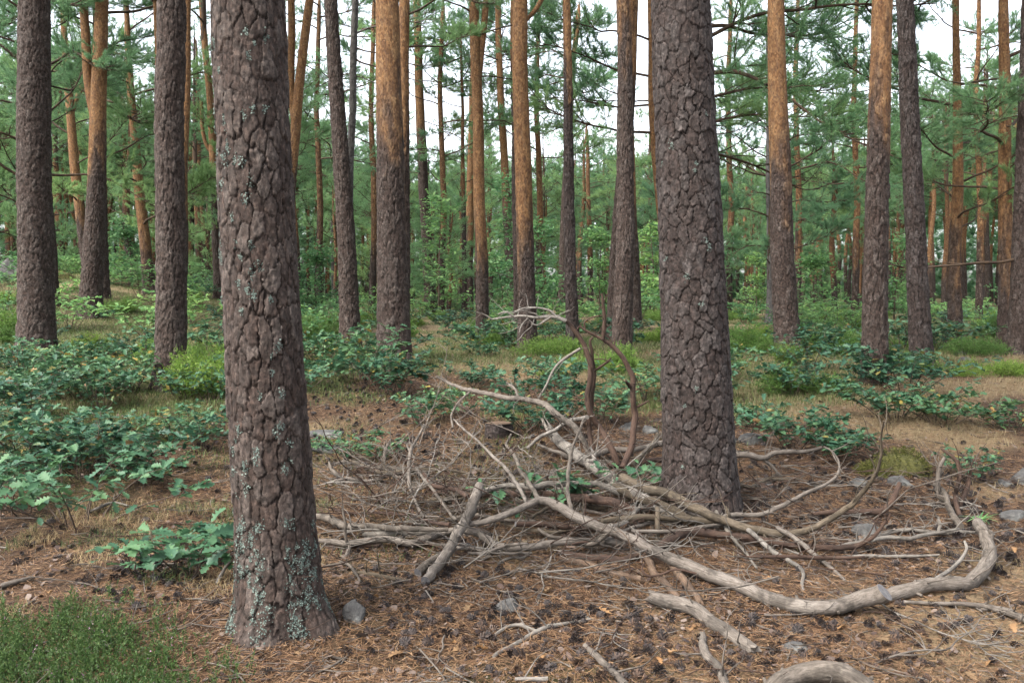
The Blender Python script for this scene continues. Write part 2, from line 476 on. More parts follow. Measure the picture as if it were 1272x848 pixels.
def build_ground():
    xs = axis_lines(-260, 260, -4.5, 4.5, 0.035, 1.055)
    ys = axis_lines(-60, 260, 2.2, 8.5, 0.03, 1.028)
    X, Y = np.meshgrid(xs, ys, indexing='xy')
    Z = ground(X, Y)
    V = np.stack([X, Y, Z], -1).reshape(-1, 3)
    nx, ny = len(xs), len(ys)
    j, i = np.meshgrid(np.arange(ny - 1), np.arange(nx - 1), indexing='ij')
    F = np.stack([j * nx + i, j * nx + i + 1, (j + 1) * nx + i + 1, (j + 1) * nx + i], -1).reshape(-1, 4)
    mb = MB(); mb.add(V, F)
    n = NB('forest_floor')
    co = n.coord('Object')
    f = n.noise(co, 26, 6, 0.75); g = n.noise(co, 5, 5, 0.7); h = n.noise(co, 110, 3, 0.8)
    lit = n.ramp(f, [(0.28, (0.019, 0.012, 0.009)), (0.45, (0.051, 0.030, 0.019)), (0.6, (0.085, 0.053, 0.031)), (0.8, (0.133, 0.092, 0.060))])
    lit = n.mix(n.ramp(g, [(0.48, (0, 0, 0)), (0.66, (0.516, 0.516, 0.516))]), lit, (0.021, 0.015, 0.011))
    lit = n.mix(n.math('MULTIPLY', n.attr('dark'), 0.45), lit, (0.017, 0.012, 0.011))
    st = n.ramp(f, [(0.3, (0.123, 0.089, 0.051)), (0.6, (0.238, 0.180, 0.107)), (0.8, (0.312, 0.246, 0.156))])
    c = n.mix(n.math('MULTIPLY', n.attr('straw'), 0.85), lit, st)
    gr = n.ramp(g, [(0.35, (0.025, 0.035, 0.011)), (0.65, (0.046, 0.060, 0.020))])
    c = n.mix(n.math('MULTIPLY', n.attr('green'), 0.7), c, gr)
    c = n.mix(1.0, c, n.ramp(h, [(0.3, (0.62, 0.62, 0.62)), (0.7, (1.3, 1.3, 1.3))]), 'MULTIPLY')
    n.bump(n.math('ADD', n.math('MULTIPLY', f, 0.7), n.math('MULTIPLY', h, 0.5)), 0.03, 1.0)
    me = mb.mesh('forest_floor', n.done(c, 0.92, 0.15), {'straw': straw_mask(X, Y).ravel(), 'green': green_mask(X, Y).ravel(), 'dark': dark_mask(X, Y).ravel()})
    o = link('forest_floor', me)
    tag(o, 'gently rising forest floor of brown needle litter and dry grass', kind='structure')
build_ground()

# ------------------------------------------------------------------ pine trunks
def worley(u, v, pu, seed):
    """cells of unit size, period pu in u. returns F1, F2, cell random, offset v to the cell point"""
    iu = np.floor(u); iv = np.floor(v)
    f1 = np.full(u.shape, 9.0); f2 = np.full(u.shape, 9.0); rid = np.zeros(u.shape); dv = np.zeros(u.shape)
    x1 = np.zeros(u.shape); y1 = np.zeros(u.shape); x2 = np.ones(u.shape); y2 = np.ones(u.shape)
    for a in (-1, 0, 1):
        for b in (-1, 0, 1):
            cu = iu + a; cv = iv + b
            k = np.mod(cu, pu)
            ru = _h(k, cv, np.full(u.shape, seed)); rv = _h(k, cv, np.full(u.shape, seed + 1))
            x = cu + 0.12 + 0.76 * ru + 0.25 * np.mod(cv, 2) - u; y = cv + 0.05 + 0.9 * rv - v
            d = np.sqrt(x * x + y * y)
            near = d < f1
            sec = (~near) & (d < f2)
            x2 = np.where(near, x1, np.where(sec, x, x2)); y2 = np.where(near, y1, np.where(sec, y, y2))
            x1 = np.where(near, x, x1); y1 = np.where(near, y, y1)
            f2 = np.where(near, f1, np.minimum(f2, d))
            rid = np.where(near, _h(k, cv, np.full(u.shape, seed + 2)), rid)
            dv = np.where(near, -y, dv)
            f1 = np.where(near, d, f1)
    hx, hy = np.abs(x2 - x1), np.abs(y2 - y1)
    return f1, f2, rid, dv, hy / (hx + hy + 1e-6)

def trunk_mesh(name, axis, rad, nth, zs, mat, z_or, flare=0.35, depth=0.016, cell=(0.065, 0.11), seed=1, or_w=0.8, merge=0.7, cross=0.55):
    """axis: function z -> (x,y); rad: function z -> radius, zs: heights above the base; local coordinates"""
    zs = np.asarray(zs, float)
    ax = axis(zs); r = rad(zs)
    th = np.arange(nth) * 2 * PI / nth
    TH, Z = np.meshgrid(th, zs, indexing='xy')
    rm = float(rad(np.array([0.8]))[0])
    nu = max(7, int(round(2 * PI * rm / cell[0])))
    U = TH / (2 * PI) * nu; Vv = Z / cell[1]
    w1 = vnoise(U * 0.9, Vv * 0.9, seed + 20, px=None) * 0
    T1 = TH / (2 * PI)
    U2 = U + 0.30 * vnoise(T1 * 16, Z * 9, seed + 21, px=16) + 0.12 * vnoise(T1 * 60, Z * 38, seed + 23, px=60) + 0.07 * vnoise(T1 * 150, Z * 100, seed + 26, px=150)
    V2 = Vv + 0.34 * vnoise(T1 * 16, Z * 9, seed + 22, px=16) + 0.12 * vnoise(T1 * 60, Z * 38, seed + 24, px=60) + 0.07 * vnoise(T1 * 150, Z * 100, seed + 27, px=150)
    f1, f2, rid, dv, hor = worley(U2, V2, nu, seed)
    edge = f2 - f1
    wid = 0.10 + 0.06 * vnoise(T1 * 22, Z * 8, seed + 28, px=22)
    plate = sstep(0.015, np.maximum(wid, 0.05), edge)
    plate = np.maximum(plate, cross * sstep(0.42, 0.72, hor))
    plate = np.maximum(plate, merge * sstep(0.15, 0.6, vnoise(T1 * 12, Z * 5, seed + 29, px=12)))
    lay = vnoise(T1 * 34, Z * 15, seed + 33, px=34) + 0.6 * vnoise(T1 * 80, Z * 40, seed + 34, px=80)
    lay = np.floor(lay * 2.6) / 2.6 + 0.3 * sstep(0.7, 1.0, np.mod(lay * 2.6, 1))
    n2 = nu * 3
    g1, g2, rid2, dv2, _ = worley(TH / (2 * PI) * n2 + 0.3 * vnoise(TH / (2 * PI) * 40, Z * 25, seed + 25, px=40), Z / cell[1] * 2.4, n2, seed + 50)
    fine = vnoise(TH / (2 * PI) * 90, Z * 60, seed + 30, px=90) * 0.6 + vnoise(TH / (2 * PI) * 200, Z * 150, seed + 31, px=200) * 0.4
    ob = z_or + or_w * (vnoise(TH / (2 * PI) * 5, Z * 1.1, seed + 40, px=5) + 0.5 * vnoise(TH / (2 * PI) * 14, Z * 4, seed + 41, px=14))
    orange = sstep(-0.6, 0.8, Z - ob + 0.35 * (rid - 0.5))
    amp = depth * (1 - 0.78 * orange)
    d = amp * (plate - 1) + amp * 0.55 * (rid - 0.5) * plate - amp * 0.16 * dv * plate \
        + amp * 0.16 * (rid2 - 0.5) * sstep(0.0, 0.12, g2 - g1) + amp * 0.16 * fine + amp * 0.13 * lay * plate
    lob = 1 + 0.42 * np.sin(TH * 3 + seed) + 0.30 * np.sin(TH * 5 + 2 * seed)
    fl = 1 + flare * lob * np.exp(-np.maximum(Z + 0.03, 0) / 0.11) + 0.35 * flare * np.exp(-np.maximum(Z, 0) / 0.45)
    RR = r[:, None] * fl * (1 + 0.03 * vnoise(TH / (2 * PI) * 3, Z * 1.5, seed + 60, px=3)) + d
    V = np.stack([ax[:, 0][:, None] + RR * np.cos(TH), ax[:, 1][:, None] + RR * np.sin(TH), Z], -1)
    n = len(zs)
    i, j = np.meshgrid(np.arange(n - 1), np.arange(nth), indexing='ij')
    j2 = (j + 1) % nth
    F = np.stack([i * nth + j, i * nth + j2, (i + 1) * nth + j2, (i + 1) * nth + j], -1).reshape(-1, 4)
    mb = MB(); mb.add(V.reshape(-1, 3), F)
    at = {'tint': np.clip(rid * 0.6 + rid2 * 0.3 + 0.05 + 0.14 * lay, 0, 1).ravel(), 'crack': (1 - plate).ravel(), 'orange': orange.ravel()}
    return mb.mesh(name, mat, at), V

# needles and branches ----------------------------------------------------------
def tufts(mb, pos, dirs, n=14, length=0.085, width=0.007, mi=1, spread=0.75, up=0.25):
    pos = np.asarray(pos); dirs = nrm(np.asarray(dirs))
    k = len(pos)
    d = dirs[:, None, :] + R.normal(0, spread, (k, n, 3)) + np.array([0, 0, up])
    d = nrm(d)
    L = length * R.uniform(0.7, 1.15, (k, n, 1))
    base = pos[:, None, :] + dirs[:, None, :] * R.uniform(-0.05, 0.05, (k, n, 1)) 
    side = nrm(np.cross(d, R.normal(0, 1, (k, n, 3)))) * width * 0.5
    tip = base + d * L
    V = np.stack([base - side, base + side, tip], 2).reshape(-1, 3)
    F = np.arange(len(V)).reshape(-1, 3)
    mb.add(V, F, mi, False)

def branch_shape(L=2.6, seed=0, dead=False, dens=1.0):
    """a pine bough along +X; returns wood MB (slot 0) and needle MB (slot 0)"""
    rg = np.random.default_rng(seed)
    wood, nd = MB(), MB()
    n = 9
    p = [np.zeros(3)]
    h, e = 0.0, rg.uniform(0.0, 0.35)
    for i in range(n):
        h += rg.normal(0, 0.16); e += rg.normal(0.02, 0.12) - 0.06 * (i < 4) + 0.05 * (i > 5)
        p.append(p[-1] + L / n * np.array([math.cos(e) * math.cos(h), math.cos(e) * math.sin(h), math.sin(e)]))
    p = catmull(p, 24)
    r0 = 0.013 * L ** 0.8
    wood.tube(p, np.linspace(r0, r0 * 0.2, len(p)), 6, 0, cap=False)
    TP, TD = [], []
    m = int(L * (5 if dead else 7.5))
    for k in range(m):
        f = rg.uniform(0.22, 1.0) ** 0.8
        i = min(int(f * 23), 22)
        t = nrm(p[i + 1] - p[i])
        a = rg.choice([-1, 1]) * rg.uniform(0.5, 1.2)
        d = np.array([t[0] * math.cos(a) - t[1] * math.sin(a), t[0] * math.sin(a) + t[1] * math.cos(a), t[2] * 0.4 + rg.normal(0.12, 0.22)])
        d = nrm(d)
        l = L * rg.uniform(0.16, 0.36) * (1.25 - 0.7 * f)
        q = [p[i]]
        dd = d.copy()
        for s in range(4):
            dd = nrm(dd + rg.normal(0, 0.18, 3) + np.array([0, 0, 0.09]))
            q.append(q[-1] + dd * l / 4)
        q = catmull(q, 8)
        wood.tube(q, np.linspace(r0 * 0.33, r0 * 0.1, 8), 4, 0, cap=False)
        nt_ = 3 if not dead else rg.integers(1, 3)
        for s in range(nt_ + 3 * (not dead)):
            j = rg.integers(2, 8)
            b = nrm(nrm(q[min(j, 7)] - q[max(j - 1, 0)]) + rg.normal(0, 0.45, 3) + np.array([0, 0, 0.15]))
            tl = rg.uniform(0.12, 0.26)
            q2 = np.array([q[j], q[j] + b * tl * 0.5 + rg.normal(0, 0.015, 3), q[j] + b * tl])
            wood.tube(q2, [r0 * 0.11, r0 * 0.09, r0 * 0.05], 3, 0, cap=False)
            if not dead:
                for z in (0.45, 0.7, 0.9, 1.05):
                    TP.append(q[j] + b * tl * z); TD.append(b)
        if not dead:
            for j in range(4, 8):
                TP.append(q[j]); TD.append(nrm(q[j] - q[j - 1]))
    if not dead:
        sel = rg.random(len(TP)) < dens
        TP = np.array(TP)[sel]; TD = np.array(TD)[sel]
        tufts(nd, TP, TD, 22, 0.085, 0.0058, 0)
    return wood, nd

LIVE = [branch_shape(2.4 + 0.25 * i, 100 + i) for i in range(5)]
DEAD = [branch_shape(1.6 + 0.35 * i, 200 + i, True) for i in range(4)]
LIVE_ME = [(a.mesh('branch', M['limb']), b.mesh('needles', M['pine'])) for a, b in LIVE]
DEAD_ME = [a.mesh('dead_branch', M['greywood']) for a, _ in DEAD]
DEAD_BR_ME = [a.mesh('dead_branch', M['limb']) for a, _ in DEAD]

def rotm(rz, ry, rx=0.0, loc=(0, 0, 0)):
    m = Matrix.Translation(loc) @ Matrix.Rotation(rz, 4, 'Z') @ Matrix.Rotation(ry, 4, 'Y') @ Matrix.Rotation(rx, 4, 'X')
    return np.array(m)

def crown_shape(seed, hgt=5.5, nb=24, spread=1.0, lowdead=2):
    rg = np.random.default_rng(seed)
    mb = MB()
    for k in range(nb):
        f = (k + rg.random()) / nb
        z = hgt * (f ** 0.9) * 0.86
        sc = spread * (1.0 - 0.55 * f ** 1.6) * rg.uniform(0.7, 1.15) * (0.75 if f < 0.12 else 1)
        i = rg.integers(0, len(LIVE))
        Mx = rotm(k * 2.4 + rg.normal(0, 0.4), -rg.uniform(-0.15, 0.35) - 0.75 * f ** 3, rg.normal(0, 0.2), (0, 0, z))
        for part, mi in ((LIVE[i][0], 0), (LIVE[i][1], 1)):
            V, F = part.arrays()
            V = (V * sc) @ Mx[:3, :3].T + Mx[:3, 3]
            off = mb.n
            mb.V.append(V); mb.A.append(np.zeros(len(V))); mb.n += len(V)
            for f_, _, sm in F:
                mb.F.append((f_ + off, mi, sm))
    # leader
    mb.tube(np.array([[0, 0, -0.3], [0.05, 0, hgt * 0.5], [0, 0.05, hgt * 0.95]]), [0.085, 0.06, 0.015], 6, 0, cap=False)
    return mb
CROWNS = []
for i in range(5):
    c = crown_shape(300 + i, [5.2, 6.2, 4.6, 7.0, 5.6][i], [22, 27, 20, 30, 24][i], [0.9, 0.95, 1.05, 0.85, 1.0][i])
    CROWNS.append((c.mesh('crown', [M['limb'], M['pine']]), [5.2, 6.2, 4.6, 7.0, 5.6][i]))

def add_branch(tree, z, az, sc, axis, rad, el=0.1, dead=False, brown=False, idx=None):
    a = axis(np.array([z]))[0]; r = float(rad(np.array([z]))[0]) * 0.7
    loc = (a[0] + r * math.cos(az), a[1] + r * math.sin(az), z)
    rot = (random.gauss(0, 0.2), -el, az)
    if dead:
        i = idx if idx is not None else random.randrange(len(DEAD_ME))
        return link('dead_branch', (DEAD_BR_ME if brown else DEAD_ME)[i], tree, loc, rot, sc)
    i = idx if idx is not None else random.randrange(len(LIVE_ME))
    b = link('branch', LIVE_ME[i][0], tree, loc, rot, sc)
    link('needles', LIVE_ME[i][1], b)
    return b

TREES = {}
def pine(key, label, base, axis_px, wb, wt, oy, H=15.0, detail='mid', crown=None, live=(), dead=(), flare=0.35, mat=None, depth=None, cell=None, fork=None, group='pines standing in the clearing', Y=None, name='pine_tree', seed=None):
    """base (px,py) where the trunk meets the floor, axis_px: pixel points of the trunk axis upward, wb/wt widths in px at base/last axis point
    oy: pixel row where orange bark begins; live/dead: tuples (pixel row, azimuth deg, scale, elevation)"""
    B = G(*base) if Y is None else P(base[0], base[1], Y)
    if Y is not None: B[2] = float(ground(B[0], B[1]))
    Yb = B[1]
    seed = seed if seed is not None else (abs(hash(key)) % 1000 if False else sum(ord(ch) * (i + 3) for i, ch in enumerate(key)) % 997)
    pts = [np.array([B[0], B[1], B[2]])] + [P(px, py, Yb) for px, py in axis_px]
    pts = np.array(pts) - B
    zt, zl = pts[-1][2], pts[-2][2]
    slope = (pts[-1][0] - pts[-2][0]) / max(zt - zl, 0.3)
    ztop = max(H, zt + 0.5)
    ext = np.array([pts[-1][0] + slope * (ztop - zt) * 0.6, 0.0, ztop])
    zz = np.concatenate([pts[:, 2], [ztop]]); xx = np.concatenate([pts[:, 0], [ext[0]]])
    lean_y = random.uniform(-0.012, 0.012) if detail != 'near' else 0.0
    dense = np.linspace(0, ztop, 200)
    cx = np.interp(dense, zz, xx)
    k = 9
    cx = np.convolve(np.pad(cx, k, mode='reflect', reflect_type='odd'), np.ones(2 * k + 1) / (2 * k + 1), 'valid')
    wig = 0.02 if detail != 'near' else 0.004
    def axis(z):
        z = np.asarray(z, float)
        return np.stack([np.interp(z, dense, cx) + wig * vnoise(z / 1.3, np.zeros_like(z), seed + 3), lean_y * z + wig * vnoise(z / 1.3, np.zeros_like(z), seed + 4)], -1)
    rb = wb / 2 / FPX * Yb; rt = wt / 2 / FPX * Yb
    def rad(z):
        z = np.asarray(z, float)
        a = np.interp(z, [-1, 0, zt], [rb, rb, rt])
        b = rt + (0.02 - rt) * np.clip((z - zt) / max(ztop - zt, 0.1), 0, 1)
        return np.where(z < zt, a, np.maximum(b, 0.015))
    z_or = (P(base[0], oy, Yb)[2] - B[2]) if oy is not None else 99
    zvis = P(base[0], -30, Yb)[2] - B[2]
    zvis = min(zvis, ztop)
    if detail == 'near':
        zs = np.concatenate([np.arange(-0.15, min(zvis, ztop), 0.0055), np.arange(zvis, ztop, 0.12), [ztop]]); nth = 320; dp, cl = 0.0135, (0.045, 0.105)
    elif detail == 'mid':
        zs = np.concatenate([np.arange(-0.2, zvis, 0.018), np.arange(zvis, ztop, 0.2), [ztop]]); nth = 120; dp, cl = 0.021, (0.052, 0.10)
    else:
        zs = np.concatenate([np.arange(-0.3, zvis, 0.12), np.arange(zvis, ztop, 0.4), [ztop]]); nth = 20; dp, cl = 0.006, (0.07, 0.12)
    dp = depth or dp; cl = cell or cl
    mt = mat or (M['bark'] if detail != 'far' else M['bark_far'])
    me, V = trunk_mesh('trunk', axis, rad, nth, zs, mt, z_or, flare, dp, cl, seed)
    t = empty(name, B, label, 'tree', group)
    link('trunk', me, t)
    if fork:
        fz0, fpts, fw = fork
        q = [np.array([axis(np.array([fz0_z := P(base[0], fz0, Yb)[2] - B[2]]))[0][0], 0, fz0_z])] + [P(a, b, Yb) - B for a, b in fpts]
        q = np.array(q)
        q = np.vstack([q, q[-1] + (q[-1] - q[-2]) * 0.8])
        f0 = q[0][2]
        qd = catmull(q, 60)
        def fax(z):
            return np.stack([np.interp(z, qd[:, 2] - f0, qd[:, 0]), np.interp(z, qd[:, 2] - f0, qd[:, 1]) + 0.03], -1)
        Hf = q[-1][2] - f0
        def frad(z): return np.interp(z, [0, Hf], [fw[0] / 2 / FPX * Yb, fw[1] / 2 / FPX * Yb])
        mf, _ = trunk_mesh('fork_stem', fax, frad, max(16, nth // 2), np.arange(0, Hf, 0.04 if detail != 'far' else 0.12), mt, z_or - f0, 0.0, dp * 0.7, cl, seed + 7)
        fo = link('fork_stem', mf, t, (0, 0, f0))
    if crown is not None:
        cm, ch = CROWNS[crown % len(CROWNS)]
        s = 1.0
        a = axis(np.array([ztop - ch * 0.93]))[0]
        link('crown', cm, t, (a[0], a[1], max(ztop - ch * 0.93, zt * 0.6)), (0, 0, random.uniform(0, 6)), s)
    for (py, az, sc, el) in live:
        z = P(base[0], py, Yb)[2] - B[2]
        add_branch(t, z, math.radians(az), sc, axis, rad, el)
    for (py, az, sc, el) in dead:
        z = P(base[0], py, Yb)[2] - B[2]
        add_branch(t, z, math.radians(az), sc, axis, rad, el, True, random.random() < 0.5)
    TREES[key] = dict(obj=t, V=V, B=B, axis=axis, rad=rad, Y=Yb, zs=zs, nth=nth)
    return t
#TREES_HERE
def spread(n, y0, y1, s0=0.8, s1=1.1, el=0.1):
    return [(y0 + (y1 - y0) * (i + random.random()) / n, (i * 137 + random.uniform(-25, 25)) % 360, random.uniform(s0, s1), el + random.gauss(0, 0.14)) for i in range(n)]

pine('big_l', 'thick lichen spotted pine trunk in front, standing beside the oak seedling', (351, 772), [(342, 650), (328, 424), (316, 200), (308, 0)], 97, 88, None, 14, 'near', 1, flare=0.34)
pine('big_r', 'thick pine trunk with deep plated bark rising behind the brushwood heap', (871, 628), [(866, 520), (858, 300), (850, 120), (845, 0)], 88, 71, None, 14, 'near', 2, flare=0.22, mat=M['bark_dark'], cell=(0.06, 0.088), depth=0.015)
pine('a', 'dark rough pine trunk near the left edge with oak leaves at its foot', (44, 442), [(41, 220), (41, 0)], 42, 36, None, 15, 'mid', 3)
pine('b', 'straight grey brown pine trunk with a yellow green bush at its foot', (214, 482), [(213, 240), (212, 0)], 36, 34, None, 15, 'mid', 0)
pine('c', 'stout pine with orange upper bark and oak sprouts around its foot', (490, 458), [(486, 220), (481, 0)], 41, 28, 168, 15, 'mid', 1)
pine('c2', 'slim pine trunk half hidden behind the stout orange topped pine', (500, 446), [(501, 200), (503, 0)], 18, 13, 130, 14, 'mid', 2, live=[(20, 350, .5, .1), (60, 20, .5, -.1)])
pine('d', 'dark brown pine trunk leaning slightly left beside the stout orange topped pine', (434, 435), [(426, 220), (411, 0)], 25, 16, None, 15, 'mid', 3)
pine('e', 'bare grey dead looking trunk with curved dead limbs behind the dark leaning pine', (428, 400), [(436, 200), (441, 0)], 10, 8, None, 13, 'mid', None, mat=M['dead_grey'], dead=[(42, 10, .9, .1), (60, 0, 1.0, -.45), (75, 355, 1.1, -.5), (95, 10, .7, -.2), (110, 180, .5, .2)])
pine('f', 'slender pine with orange top and shaggy side boughs right of the stout orange topped pine', (536, 393), [(530, 300), (522, 150), (518, 0)], 15, 9, 158, 14, 'mid', 0, live=[(60, 10, .55, .1), (110, 350, .6, -.2), (150, 20, .65, -.4), (200, 330, .6, -.3), (215, 170, .5, 0), (90, 190, .5, 0)])
pine('g', 'slim two tone pine just left of the forked orange pine', (582, 391), [(583, 300), (587, 150), (589, 0)], 11, 8, 295, 14, 'mid', 4)
pine('h', 'forked orange pine with two stems near its top', (599, 427), [(597, 300), (593, 150), (588, 0)], 16, 12, 285, 14, 'mid', 2, fork=(110, [(598, 60), (604, 0), (607, -40)], (9, 7)), live=[(15, 200, .6, .1), (45, 340, .6, 0), (95, 10, .55, -.2), (150, 350, .4, 0)])
pine('i', 'thin straight pine, orange above, right of the forked orange pine', (637, 392), [(630, 280), (622, 120), (618, 0)], 12, 7, 250, 14, 'mid', 1, live=[(30, 180, .5, .1), (105, 175, .35, 0)])
pine('j', 'two tone pine with bright orange bark and one side limb behind the upright dead boughs', (655, 437), [(653, 300), (648, 120), (645, 0)], 23, 18, 265, 15, 'mid', 3, fork=(32, [(665, 12), (676, -8), (684, -30)], (7, 6)))
pine('j2', 'grey trunk close behind the two tone pine with one side limb', (647, 424), [(643, 250), (640, 0)], 15, 13, 60, 14, 'mid', 0)
pine('k', 'thin dark pine trunk behind the upright dead boughs', (711, 436), [(707, 300), (704, 120), (703, 0)], 16, 9, 105, 14, 'mid', 4, mat=M['bark_dark'])
pine('k2', 'slim pine with spreading boughs against the sky behind the thin dark pine', (698, 396), [(702, 250), (710, 100), (718, 20)], 12, 6, 150, 9.0, 'mid', 2, live=[(30, 20, .7, .35), (50, 180, .6, .3), (62, 10, .75, .1), (72, 200, .7, 0), (85, 340, .8, -.15), (100, 170, .75, -.25), (115, 20, .7, -.4), (130, 200, .6, -.3), (10, 100, .6, .5)])
pine('l', 'straight grey pine trunk in front of its twin, left of the big plated pine', (772, 455), [(776, 300), (777, 150), (773, 0)], 25, 17, 35, 15, 'mid', 1)
pine('l2', 'pine trunk with orange top standing close behind the straight grey pine', (761, 428), [(768, 280), (781, 120), (786, 0)], 18, 14, 100, 14, 'mid', 3)
pine('m', 'dark based pine, orange higher up, just left of the big plated pine', (791, 409), [(787, 320), (783, 200), (780, 60)], 14, 9, 273, 12, 'mid', None, live=[(120, 200, .6, 0)])
pine('n', 'reddish pine with heavy drooping boughs hidden behind the big plated pine', (838, 425), [(826, 300), (812, 150), (808, 0)], 16, 10, 400, 14, 'mid', 0, live=[(20, 10, 1.25, .15), (45, 355, 1.35, .1), (70, 8, 1.4, .05), (100, 350, 1.35, -.1), (130, 5, 1.2, -.25), (160, 340, 1.1, -.35), (95, 190, .8, -.1), (130, 170, .8, -.2), (50, 180, .7, .1), (165, 195, .7, -.2)], dead=[(125, 160, .6, .2), (150, 20, 1.2, -.3), (190, 0, 1.3, -.2)])
pine('o', 'straight reddish brown pine with orange top alone right of the big plated pine', (978, 442), [(971, 280), (964, 120), (962, 0)], 31, 20, 215, 15, 'mid', 4)
pine('p', 'grey pine with pale orange top leaning slightly right', (1088, 476), [(1088, 360), (1093, 160), (1098, 0)], 31, 24, 135, 15, 'mid', 0)
pine('q', 'dark reddish pine trunk leaning left beside the grey orange topped pine', (1143, 459), [(1138, 280), (1128, 110), (1122, 0)], 26, 20, None, 15, 'mid', 1, mat=M['bark_dark'])
pine('r', 'pine with orange stem and dense low foliage clumps near the right edge', (1187, 428), [(1187, 330), (1190, 220), (1189, 90)], 18, 9, 320, 9.5, 'mid', None, live=spread(9, 95, 300, .55, .8, 0.0), dead=[(330, 200, .5, .1)])
pine('s', 'orange barked pine in front of the grey leaning trunk at the right edge', (1251, 430), [(1250, 330), (1248, 200), (1245, 60)], 19, 12, 312, 11, 'mid', 2, live=spread(7, 60, 240, .7, .9, 0.05))
pine('t', 'grey trunk cut by the right edge with one long pale dead limb', (1264, 440), [(1268, 330), (1275, 180), (1280, 0)], 24, 18, None, 13, 'mid', 3, dead=[(322, 190, 1.0, -.25)])
pine('u', 'tall orange topped pine with forked stem left of the straight grey brown pine', (113, 394), [(118, 280), (121, 160), (127, 0)], 27, 15, 205, 15, 'mid', 1, fork=(165, [(110, 110), (105, 40), (101, -30)], (12, 9)))
pine('u2', 'dark trunk half hidden behind the tall forked orange topped pine', (129, 371), [(127, 250), (122, 100)], 14, 9, 230, 10, 'mid', 4, live=spread(4, 60, 200, .6, .8))
pine('v', 'curved slim orange topped pine with dark flat boughs near the left', (187, 365), [(181, 310), (172, 230), (164, 120), (159, 40)], 15, 7, 290, 9.5, 'mid', None, live=spread(11, 35, 300, .75, 1.15, 0.0), dead=[(270, 200, .6, .1), (250, 10, .7, 0)])
pine('w', 'dark reddish leaning pine with a forked limb right of the far left trunk', (110, 345), [(103, 280), (92, 190), (84, 90)], 14, 9, 260, 9.5, 'mid', None, live=spread(8, 70, 260, .7, 1.0), fork=(140, [(98, 115), (107, 95), (112, 70)], (7, 4)))
pine('x', 'dark trunk half hidden behind the far left trunk', (66, 380), [(58, 270), (50, 190)], 17, 11, None, 9, 'mid', 1, live=spread(5, 150, 250, .8, 1.0))
pine('y', 'pale orange pine with forked top at the far left edge', (12, 335), [(11, 260), (9, 210)], 10, 7, 300, 9, 'mid', 0, fork=(225, [(17, 195), (20, 170)], (5, 4)), live=spread(5, 120, 220, .8, 1.1))
pine('z', 'orange stem hidden behind the straight grey brown pine', (222, 420), [(228, 200), (232, 0)], 14, 9, 260, 14, 'mid', 2)
pine('za', 'thin orange stem just left of the straight grey brown pine', (203, 385), [(198, 180), (194, 0)], 9, 6, 260, 13, 'mid', 3)
pine('zb', 'slim pine with orange fork just left of the big lichen spotted pine', (273, 372), [(268, 280), (262, 150), (250, 0)], 12, 7, 210, 12, 'mid', 4, fork=(195, [(256, 180), (251, 160), (250, 140)], (5, 4)), live=spread(4, 60, 180, .5, .7))
pine('zc', 'orange pine forking wide just right of the big lichen spotted pine', (350, 400), [(358, 250), (366, 170), (378, 60), (386, 0)], 16, 10, 215, 13, 'mid', None, fork=(160, [(361, 110), (362, 40), (361, -20)], (10, 8)))
pine('zd', 'grey dead trunk leaning steeply right behind the big lichen spotted pine', (369, 368), [(384, 300), (400, 245), (410, 205)], 11, 7, None, 6, 'mid', None, mat=M['dead_grey'])
pine('ze', 'very thin orange trunk left of the dark leaning pine', (407, 372), [(408, 260), (409, 160)], 5, 4, 420, 9, 'far', 0)
pine('zf', 'very thin pale grey trunk left of the dark leaning pine', (415, 373), [(413, 260), (411, 170)], 6, 4, None, 9, 'far', 1, mat=M['dead_grey'])
pine('zg', 'thin upright pine with sparse tiered boughs left of the forked orange pine', (577, 392), [(576, 250), (573, 60)], 7, 3, 250, 8.8, 'far', None, live=spread(12, 60, 240, .42, .6))
pine('zh', 'slender young pine with orange stem right of the thin dark pine', (734, 388), [(732, 280), (729, 165)], 8, 4, 330, 7.0, 'far', None, live=spread(10, 165, 290, .55, .8))
pine('zi', 'pale grey trunk just left of the straight reddish brown pine', (956, 402), [(957, 350), (955, 290)], 9, 7, None, 8, 'far', 3, mat=M['dead_grey'])
pine('zj', 'slim grey trunk just right of the straight grey brown pine, left of its reddish twin', (238, 348), [(239, 260), (240, 190)], 7, 5, 235, 9, 'far', 2)
pine('zk', 'slim reddish trunk right of its slim grey twin near the straight grey brown pine', (248, 350), [(249, 260), (250, 180)], 8, 5, 300, 9, 'far', 4)

AIRY = [('aa', 462, 31, 60, 10.5, 'airy thin pine against the sky between the dark leaning and stout orange topped pines'),
    ('ab', 548, 34, 90, 10.8, 'airy thin pine against the sky right of the slender shaggy pine'),
    ('ac', 668, 36, 40, 11.8, 'airy thin pine against the sky right of the two tone pine'),
    ('ae', 905, 30, 60, 10.2, 'airy thin pine against the sky right of the big plated pine'),
    ('ah', 990, 27, 40, 10.5, 'airy thin pine against the sky behind the straight reddish brown pine'),
    ('ai', 1062, 29, 30, 11.0, 'airy thin pine against the sky left of the grey orange topped pine'),
    ('aj', 1215, 25, 30, 10.5, 'airy thin pine near the right edge left of the orange barked pine'),
    ('ag', 395, 30, 80, 10.0, 'airy thin pine against the sky left of the dark leaning pine')]
for key, px, Yk, row, Hk, lab_ in AIRY:
    pine(key, lab_, (px, 390), [(px + 3, 250), (px - 2, 120), (px + 2, 10)], 9, 5, 300, Hk, 'far', None, live=spread(15, -40, 230, .75, 1.05, 0.02), Y=Yk, group='airy pines behind the clearing')

